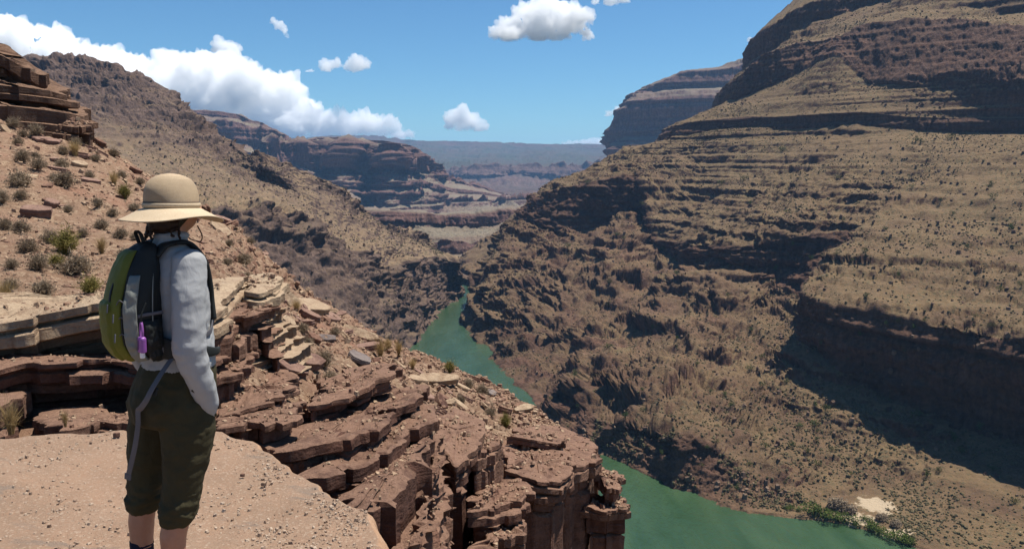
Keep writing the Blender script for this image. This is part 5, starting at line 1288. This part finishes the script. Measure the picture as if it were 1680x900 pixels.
def build_bottle():
    p = at(233, 568, 2.77)
    root = obj('sanitizer_bottle', None, label='small purple hand gel bottle hanging from the backpack', cat='bottle'); root.location = p; root.rotation_euler = (0, math.radians(3), YAW)
    pur = plain('purple gel bottle', (.27, .085, .34), .35); silicone = plain('lilac silicone', (.30, .10, .36), .55); white = plain('white flip cap', (.72, .72, .74), .4)
    A = sect_mesh('x', [(-.022, 0, 0, .014, .009), (-.018, 0, 0, .0165, .0115), (.0, 0, 0, .0165, .0115), (.026, 0, 0, .0165, .0115), (.033, 0, 0, .014, .0095), (.036, 0, 0, .008, .006)], n=32, ex=3.2)
    obj('bottle_body', grid_obj_mesh('bottle_body', A), pur, root)
    obj('cap', grid_obj_mesh('cap', sect_mesh('x', [(-.042, 0, 0, .0085, .0075), (-.040, 0, 0, .009, .008), (-.022, 0, 0, .0095, .0085), (-.020, 0, 0, .009, .008)], n=32, ex=2.2)), white, root)
    obj('hanging_loop', ribbon_mesh('hanging_loop', [(-.006, 0, .034), (-.008, 0, .055), (-.004, 0, .082), (.0, .0, .088), (.004, 0, .082), (.008, 0, .055), (.006, 0, .034)], (0, 1, 0), .008, .0035), silicone, root)
    obj('label_print', ribbon_mesh('label_print', [(-.004, -.0118, -.012), (-.004, -.0121, .022)], (1, 0, 0), .006, .0006), plain('dark print', (.10, .03, .14), .5), root)
    obj('cord', ribbon_mesh('cord', [(0, 0, .085), (.002, .0, .11), (.0, .01, .135), (.0, .02, .155)], (1, 0, 0), .006, .004), MAT['charcoal'], root)
build_bottle()

# ------------------------------------------------------------------ plants
def leaf_material(name, a, b_, trans=0.25):
    m, nt, b = nodes_of(name); N = NT(nt); n = N.noise(N.coord(1.0), 7.0, 4, .6); ob = N.n('ShaderNodeObjectInfo')
    c = N.mix(N.attr('tone'), a, b_); c = N.mix(N.math('MULTIPLY', ob.outputs['Random'], .35), c, tuple(k * .55 for k in a)); c = N.mix(N.ramp(n, [(.35, .4), (.6, 0.)]), c, tuple(k * .6 for k in a))
    nt.links.new(c, b.inputs['Base Color']); b.inputs['Roughness'].default_value = 0.9; b.inputs['Specular IOR Level'].default_value = 0.1
    t = N.n('ShaderNodeBsdfTranslucent'); nt.links.new(c, t.inputs[0]); mx = N.n('ShaderNodeMixShader'); mx.inputs[0].default_value = trans
    nt.links.new(b.outputs[0], mx.inputs[1]); nt.links.new(t.outputs[0], mx.inputs[2]); nt.links.new(mx.outputs[0], nt.nodes['Material Output'].inputs[0])
    return m
MAT['dry'] = leaf_material('dry grey brown twigs', (0.20, 0.145, 0.095), (0.36, 0.285, 0.20))
MAT['straw_grass'] = leaf_material('straw grass', (0.36, 0.24, 0.10), (0.52, 0.38, 0.19))
MAT['yellowgreen'] = leaf_material('yellow green brittle bush', (0.15, 0.135, 0.035), (0.30, 0.24, 0.085))
MAT['leaf'] = leaf_material('green riverside leaves', (0.055, 0.085, 0.018), (0.13, 0.16, 0.035))
MAT['scrubfar'] = leaf_material('slope scrub', (0.065, 0.056, 0.028), (0.155, 0.125, 0.066), .0)
MAT['bush'] = leaf_material('dark green desert bush', (0.045, 0.065, 0.018), (0.10, 0.12, 0.035), .1)

def twig_mesh(name, n, seed, spread=1.0, h=0.8, wid=.016, curl=.25, leaves=0, upright=.3):
    """a bush about 1 across: stems fan out from the root, fork twice and carry small leaves"""
    r = np.random.default_rng(seed); V = []; T = []; At = []
    def strip(p0, p1, w0, w1, tone):
        d = p1 - p0; s = np.cross(d, r.normal(size=3)); s /= np.linalg.norm(s) + 1e-9
        k = len(V); V.extend([p0 - s * w0, p0 + s * w0, p1 + s * w1, p1 - s * w1]); T.extend([(k, k + 1, k + 2), (k, k + 2, k + 3)]); At.extend([tone] * 4)
    for i in range(n):
        az = r.uniform(0, 6.283); el = math.radians(r.uniform(8 + upright * 40, 88)); L = r.uniform(.6, 1.05)
        d = np.array((math.cos(az) * math.cos(el) * spread * .55, math.sin(az) * math.cos(el) * spread * .55, math.sin(el) * h)) * L
        p0 = np.array((r.normal(0, .04), r.normal(0, .04), 0.0)); mid = p0 + d * .55 + r.normal(0, .03, 3); tone = r.random()
        strip(p0, mid, wid, wid * .7, tone * .5)
        for f in range(2):
            e = p0 + d * r.uniform(.85, 1.1) + r.normal(0, .09 * (1 + curl), 3); e[2] = max(e[2], .02)
            strip(mid, e, wid * .7, wid * .3, tone)
            for g in range(leaves):
                q = mid + (e - mid) * r.uniform(.2, 1.05) + r.normal(0, .035, 3); q[2] = max(q[2], .01)
                strip(q, q + r.normal(0, .045, 3) + np.array((0, 0, .02)), wid * 1.3, wid * .5, r.random())
    return mesh_from(name, np.array(V), None, np.array(T), attrs={'tone': np.array(At)}, smooth=False)

def build_shrubs():
    dry = [twig_mesh('dry_shrub', 130, k, 1.0, .62, .011, leaves=5) for k in range(4)]
    grn = [twig_mesh('brittle_bush', 150, 20 + k, .95, .85, .010, leaves=5, upright=.7) for k in range(2)]
    stw = [twig_mesh('grass_tuft', 190, 30 + k, .9, .9, .007, .5, upright=.9) for k in range(2)]
    for me in dry: me.materials.append(MAT['dry'])
    for me in grn: me.materials.append(MAT['yellowgreen'])
    for me in stw: me.materials.append(MAT['straw_grass'])
    spots = [(27, 207, 22, 'd'), (40, 220, 17, 'd'), (33, 232, 19, 'd'), (62, 217, 24, 'd'), (107, 249, 20, 'd'), (125, 250, 28, 's'), (35, 262, 26, 'd'), (68, 278, 26, 'd'), (35, 302, 40, 'd'), (104, 270, 22, 'd'), (112, 304, 36, 'd'),
             (38, 322, 22, 'd'), (207, 322, 24, 'g'), (163, 334, 19, 'd'), (115, 345, 17, 'd'), (186, 348, 20, 'd'), (224, 347, 20, 'd'), (12, 372, 26, 'd'), (40, 380, 30, 'd'), (48, 410, 32, 'd'), (85, 394, 30, 'd'), (113, 414, 48, 'g'), (97, 436, 28, 'g'), (65, 438, 34, 'd'), (20, 436, 24, 'd'),
             (140, 384, 20, 'd'), (170, 372, 24, 'd'), (198, 384, 24, 'd'), (222, 388, 16, 'd'), (205, 418, 26, 'd'), (10, 496, 44, 's'), (75, 480, 36, 'd'), (150, 480, 38, 'g'), (130, 445, 46, 'd'), (405, 430, 26, 'd'), (373, 428, 18, 'd'), (407, 452, 16, 'd'), (190, 252, 18, 'd'), (160, 262, 16, 'd'), (205, 290, 18, 'd'),
             (235, 300, 18, 'd'), (190, 300, 26, 's'), (150, 290, 18, 'd'), (60, 255, 16, 'd'), (90, 290, 18, 'd'), (505, 565, 28, 'd'), (530, 595, 34, 'd'), (546, 545, 20, 'd'), (628, 582, 30, 's'), (652, 578, 24, 's'), (640, 570, 22, 's'), (741, 606, 22, 'g'), (772, 632, 20, 'd'), (790, 640, 22, 'd'), (835, 698, 22, 'g'), (758, 655, 18, 'd'), (680, 600, 18, 's'),
             (490, 505, 22, 's'), (590, 690, 26, 'd'), (810, 680, 20, 'd'), (500, 540, 20, 'd'), (5, 330, 26, 'd'), (130, 240, 18, 'd'), (165, 410, 26, 's'), (20, 470, 26, 'd'), (355, 300, 14, 'd'), (380, 400, 16, 'd'), (415, 395, 14, 'd'), (545, 620, 24, 'd'), (620, 640, 16, 'd')]
    lab = {'d': ('dry_shrub', 'dry grey brown shrub growing ', 'shrub'), 'g': ('brittle_bush', 'yellow green brittle bush growing ', 'bush'), 's': ('grass_tuft', 'pale straw coloured grass tuft growing ', 'grass')}
    r = np.random.default_rng(3)
    for x, y, w, k in spots:
        p, n, f = surface_at(x, y); s = w * f / F_PX * 1.15
        me = {'d': dry, 'g': grn, 's': stw}[k]; me = me[r.integers(len(me))]
        zone = ('right below the dark outcrop' if y < 262 and x < 140 else 'high on the slope left of the hat' if y < 330 and x < 260 else 'along the back of the long tan ledge' if y > 430 and x < 260 else 'on the open slope left of the backpack' if x < 260 else 'near the rounded tan slab' if x < 420 else 'among the fallen slabs of the slope' if x < 615 else 'at the brink above the river')
        bulk = 'small ' if w < 20 else 'broad ' if w > 31 else ''
        nm, tx, cat = lab[k]; o = obj(nm, me, None, label=bulk + tx + zone, cat=cat, group=nm.replace('_', ' ') + ' plants ' + zone)
        o.location = p - n * .02 * s; o.rotation_euler = (0, 0, r.uniform(0, 6.28)); o.scale = (s * r.uniform(.9, 1.1), s, s * r.uniform(.85, 1.1))
    o = obj('grass_tuft', stw[0], None, label='big straw grass tuft at the back of the sandy platform', cat='grass'); o.location = at(18, 712, 5.6); o.scale = (.24, .24, .26)
    o = obj('grass_tuft', stw[1], None, label='thin straw grass at the foot of the shaded ledge', cat='grass'); o.location = at(107, 700, 6.5); o.scale = (.1, .1, .16)
build_shrubs()

def tuft_unit(seed, n=4, h=.62):
    """a small rough mound, wider than high"""
    r = np.random.default_rng(seed); V = [(0, 0, h)]; a = np.linspace(0, 6.283, n, endpoint=False)
    for rr, z in ((.42, h * .7), (.52, -.05)):
        for t in a: k = r.uniform(.7, 1.25); V.append((rr * k * math.cos(t), rr * k * math.sin(t), z * r.uniform(.75, 1.3)))
    V = np.array(V); j = np.arange(n); Ft = np.stack([np.zeros(n, int), 1 + j, 1 + (j + 1) % n], -1)
    Fq = np.concatenate([np.stack([1 + k * n + j, 1 + (k + 1) * n + j, 1 + (k + 1) * n + (j + 1) % n, 1 + k * n + (j + 1) % n], -1) for k in range(1)])
    return V, Fq, Ft

def scrub_on(name, gridname, count, size, mat, seed, up=.6, zmin=-147, rockmax=.8, win=(-80, 1760, -60, 960), units=None, sink=.1):
    Q, rock = GRIDS[gridname]; n = grid_normals(Q)
    if np.mean(n[..., 2]) < 0: n = -n
    r = np.random.default_rng(seed); px, py, f = project(Q)
    ok = (f > 10) & (px > win[0]) & (px < win[1]) & (py > win[2]) & (py < win[3]) & (n[..., 2] > up) & (Q[..., 2] > zmin) & (rock < rockmax)
    clump = sstep(-.45, .25, fbm(Q / 55.0 + seed, 3)); ok &= r.random(ok.shape) < clump
    i, j = np.nonzero(ok); area = np.maximum(f[i, j], 1); w = np.ones(len(i)); k = r.choice(len(i), count, p=w / w.sum())
    i, j = i[k], j[k]; P = Q[i, j] + r.normal(0, .5, (count, 3)) * np.array((1, 1, 0)); N_ = n[i, j]
    s = size[0] + (size[1] - size[0]) * r.random(count) ** 2
    nn = N_ * .5 + np.array((0, 0, .5)); nn /= np.linalg.norm(nn, axis=1, keepdims=True)
    me = scatter_mesh(name, units or [tuft_unit(a) for a in range(4)], P - nn * (s * sink)[:, None], nn, s, r.uniform(0, 6.28, count), r.random(count))
    obj(name, me, mat, kind='stuff')

def build_scrub():
    scrub_on('slope_scrub', 'canyon_wall', 26000, (.5, 1.75), MAT['scrubfar'], 4, zmin=-149.0)
    scrub_on('ridge_scrub', 'left_ridge', 7000, (.5, 1.8), MAT['scrubfar'], 5)
    small = [chip_unit(k, .65, 6) for k in range(4)]
    scrub_on('slope_boulders', 'canyon_wall', 3000, (.7, 3.6), MAT['darkchips'], 6, up=.35, units=small, rockmax=1.1, sink=.15)
    scrub_on('ridge_boulders', 'left_ridge', 1500, (.7, 3.4), MAT['darkchips'], 7, up=.35, units=small, rockmax=1.1, sink=.15)
MAT['darkchips'] = chip_material('weathered boulders', (0.10, 0.06, 0.042), (0.22, 0.145, 0.095), (0.06, 0.035, 0.025))
build_scrub()

def bush_mesh(name, n, seed, h=.75, tight=1.0):
    """leafy bush about 1 across: short leaf faces spread through several lumps"""
    r = np.random.default_rng(seed); C = np.array([(r.normal(0, .2 * tight), r.normal(0, .2 * tight), r.uniform(.2, .55) * h) for _ in range(7)]); R = r.uniform(.2, .32, 7)
    V = []; T = []; At = []
    for i in range(n):
        c = r.integers(7); d = r.normal(size=3); d /= np.linalg.norm(d); p = C[c] + d * R[c] * r.random() ** .4; p[2] = max(p[2] * 1.0, .02)
        a, b = r.normal(size=3), r.normal(size=3); a /= np.linalg.norm(a); b -= a * a.dot(b); b /= np.linalg.norm(b); s = r.uniform(.03, .06)
        k = len(V); V.extend([p - a * s, p + b * s * .6, p + a * s, p - b * s * .6]); T.extend([(k, k + 1, k + 2), (k, k + 2, k + 3)]); At.extend([np.clip(.2 + d[2] * .2 + r.random() * .6, 0, 1)] * 4)
    for i in range(7):
        e = C[i]; k = len(V); V.extend([(.02, 0, 0), (-.02, 0, 0), tuple(e + .01), tuple(e - .01)]); T.extend([(k, k + 1, k + 2), (k + 1, k + 3, k + 2)]); At.extend([0.0] * 4)
    V = [tuple(v) for v in V]
    return mesh_from(name, np.array(V), None, np.array(T), attrs={'tone': np.array(At)}, smooth=False)

def build_bushes():
    base = [bush_mesh('green_bush', 420, 50 + k) for k in range(3)]
    for me in base: me.materials.append(MAT['leaf'])
    dryb = bush_mesh('bare_thicket', 900, 60, tight=.3); dryb.materials.append(MAT['dry'])
    dark = [bush_mesh('desert_bush', 200, 70 + k, .9) for k in range(3)]
    for me in dark: me.materials.append(MAT['bush'])
    Q, _ = GRIDS['canyon_wall']; px, py, f = project(Q)
    def surf(x, y):
        d = (px - x) ** 2 + (py - y) ** 2 + (f < 10) * 1e9; near = d < max(9.0, d.min() * 1.2); k = np.argmin(np.where(near, f, 1e9)); i, j = np.unravel_index(k, f.shape)
        return Q[i, j], f[i, j]
    r = np.random.default_rng(9)
    for x, y, w in ((1296, 832, 14), (1310, 835, 12), (1335, 840, 34), (1352, 846, 30), (1368, 850, 26), (1385, 854, 26), (1402, 860, 20), (1424, 852, 18), (1428, 866, 26), (1442, 872, 26), (1458, 880, 24), (1476, 888, 30), (1490, 894, 24)):
        p, ff = surf(x, y); p = p.copy(); s = w * ff / F_PX * 1.25; p[2] = max(p[2], RIVER_Z + .2)
        o = obj('green_bush', base[r.integers(3)], None, label='leafy green bush at the edge of the river by the sandy beach', cat='bush', group='green bushes along the beach'); o.location = p; o.rotation_euler = (0, 0, r.uniform(0, 6)); o.scale = (s, s, s * .8)
    for x, y, w in ((1375, 832, 40), (1395, 838, 30), (1445, 850, 26), (1468, 860, 24)):
        p, ff = surf(x, y); s = w * ff / F_PX * 1.2
        o = obj('bare_thicket', dryb, None, label='bare grey brown thicket behind the green bushes of the beach', cat='bush', group='bare thickets by the beach'); o.location = p; o.rotation_euler = (0, 0, r.uniform(0, 6)); o.scale = (s, s, s * .75)
    named = [(1336, 696, 18), (1308, 702, 18), (1355, 672, 16), (1253, 635, 12), (1197, 664, 12), (1255, 732, 16), (1295, 733, 16), (1325, 742, 14), (1337, 762, 16), (1230, 760, 12), (1502, 684, 22), (1565, 722, 20), (1520, 780, 16), (1668, 826, 16), (1540, 772, 14), (1172, 726, 10), (940, 617, 16), (1025, 685, 16), (1056, 672, 12), (965, 300, 10), (1085, 410, 12), (1230, 605, 14), (1420, 412, 14), (1464, 430, 12), (1660, 375, 18), (1626, 324, 14), (1640, 474, 14), (1560, 225, 12), (1500, 232, 12), (1390, 590, 12), (1395, 430, 10), (1605, 705, 16), (1580, 740, 16), (1210, 800, 12), (1465, 800, 14), (1630, 770, 14)]
    for i in range(70): named.append((r.uniform(900, 1680), 0, r.uniform(7, 13)))
    for x, y, w in named:
        if y == 0:
            y = r.uniform(230 + max(0, (1200 - x)) * .5, 800)
        p, ff = surf(x, y)
        if p[2] < RIVER_Z + 2: continue
        s = w * ff / F_PX * 1.2
        zone = 'on the lower slope between the beach and the shadowed cliff' if x > 1150 and y > 570 else 'on the broad upper slope across the river' if x > 1150 and y < 470 else 'on the bench beside the dark alcove across the river' if x > 1150 else 'among the dark crags of the inner gorge'
        o = obj('desert_bush', dark[r.integers(3)], None, label=('small ' if w < 12 else 'large ' if w > 15 else '') + 'round dark green bush ' + zone, cat='bush', group='green bushes across the river'); o.location = p; o.rotation_euler = (0, 0, r.uniform(0, 6)); o.scale = (s, s, s)
build_bushes()
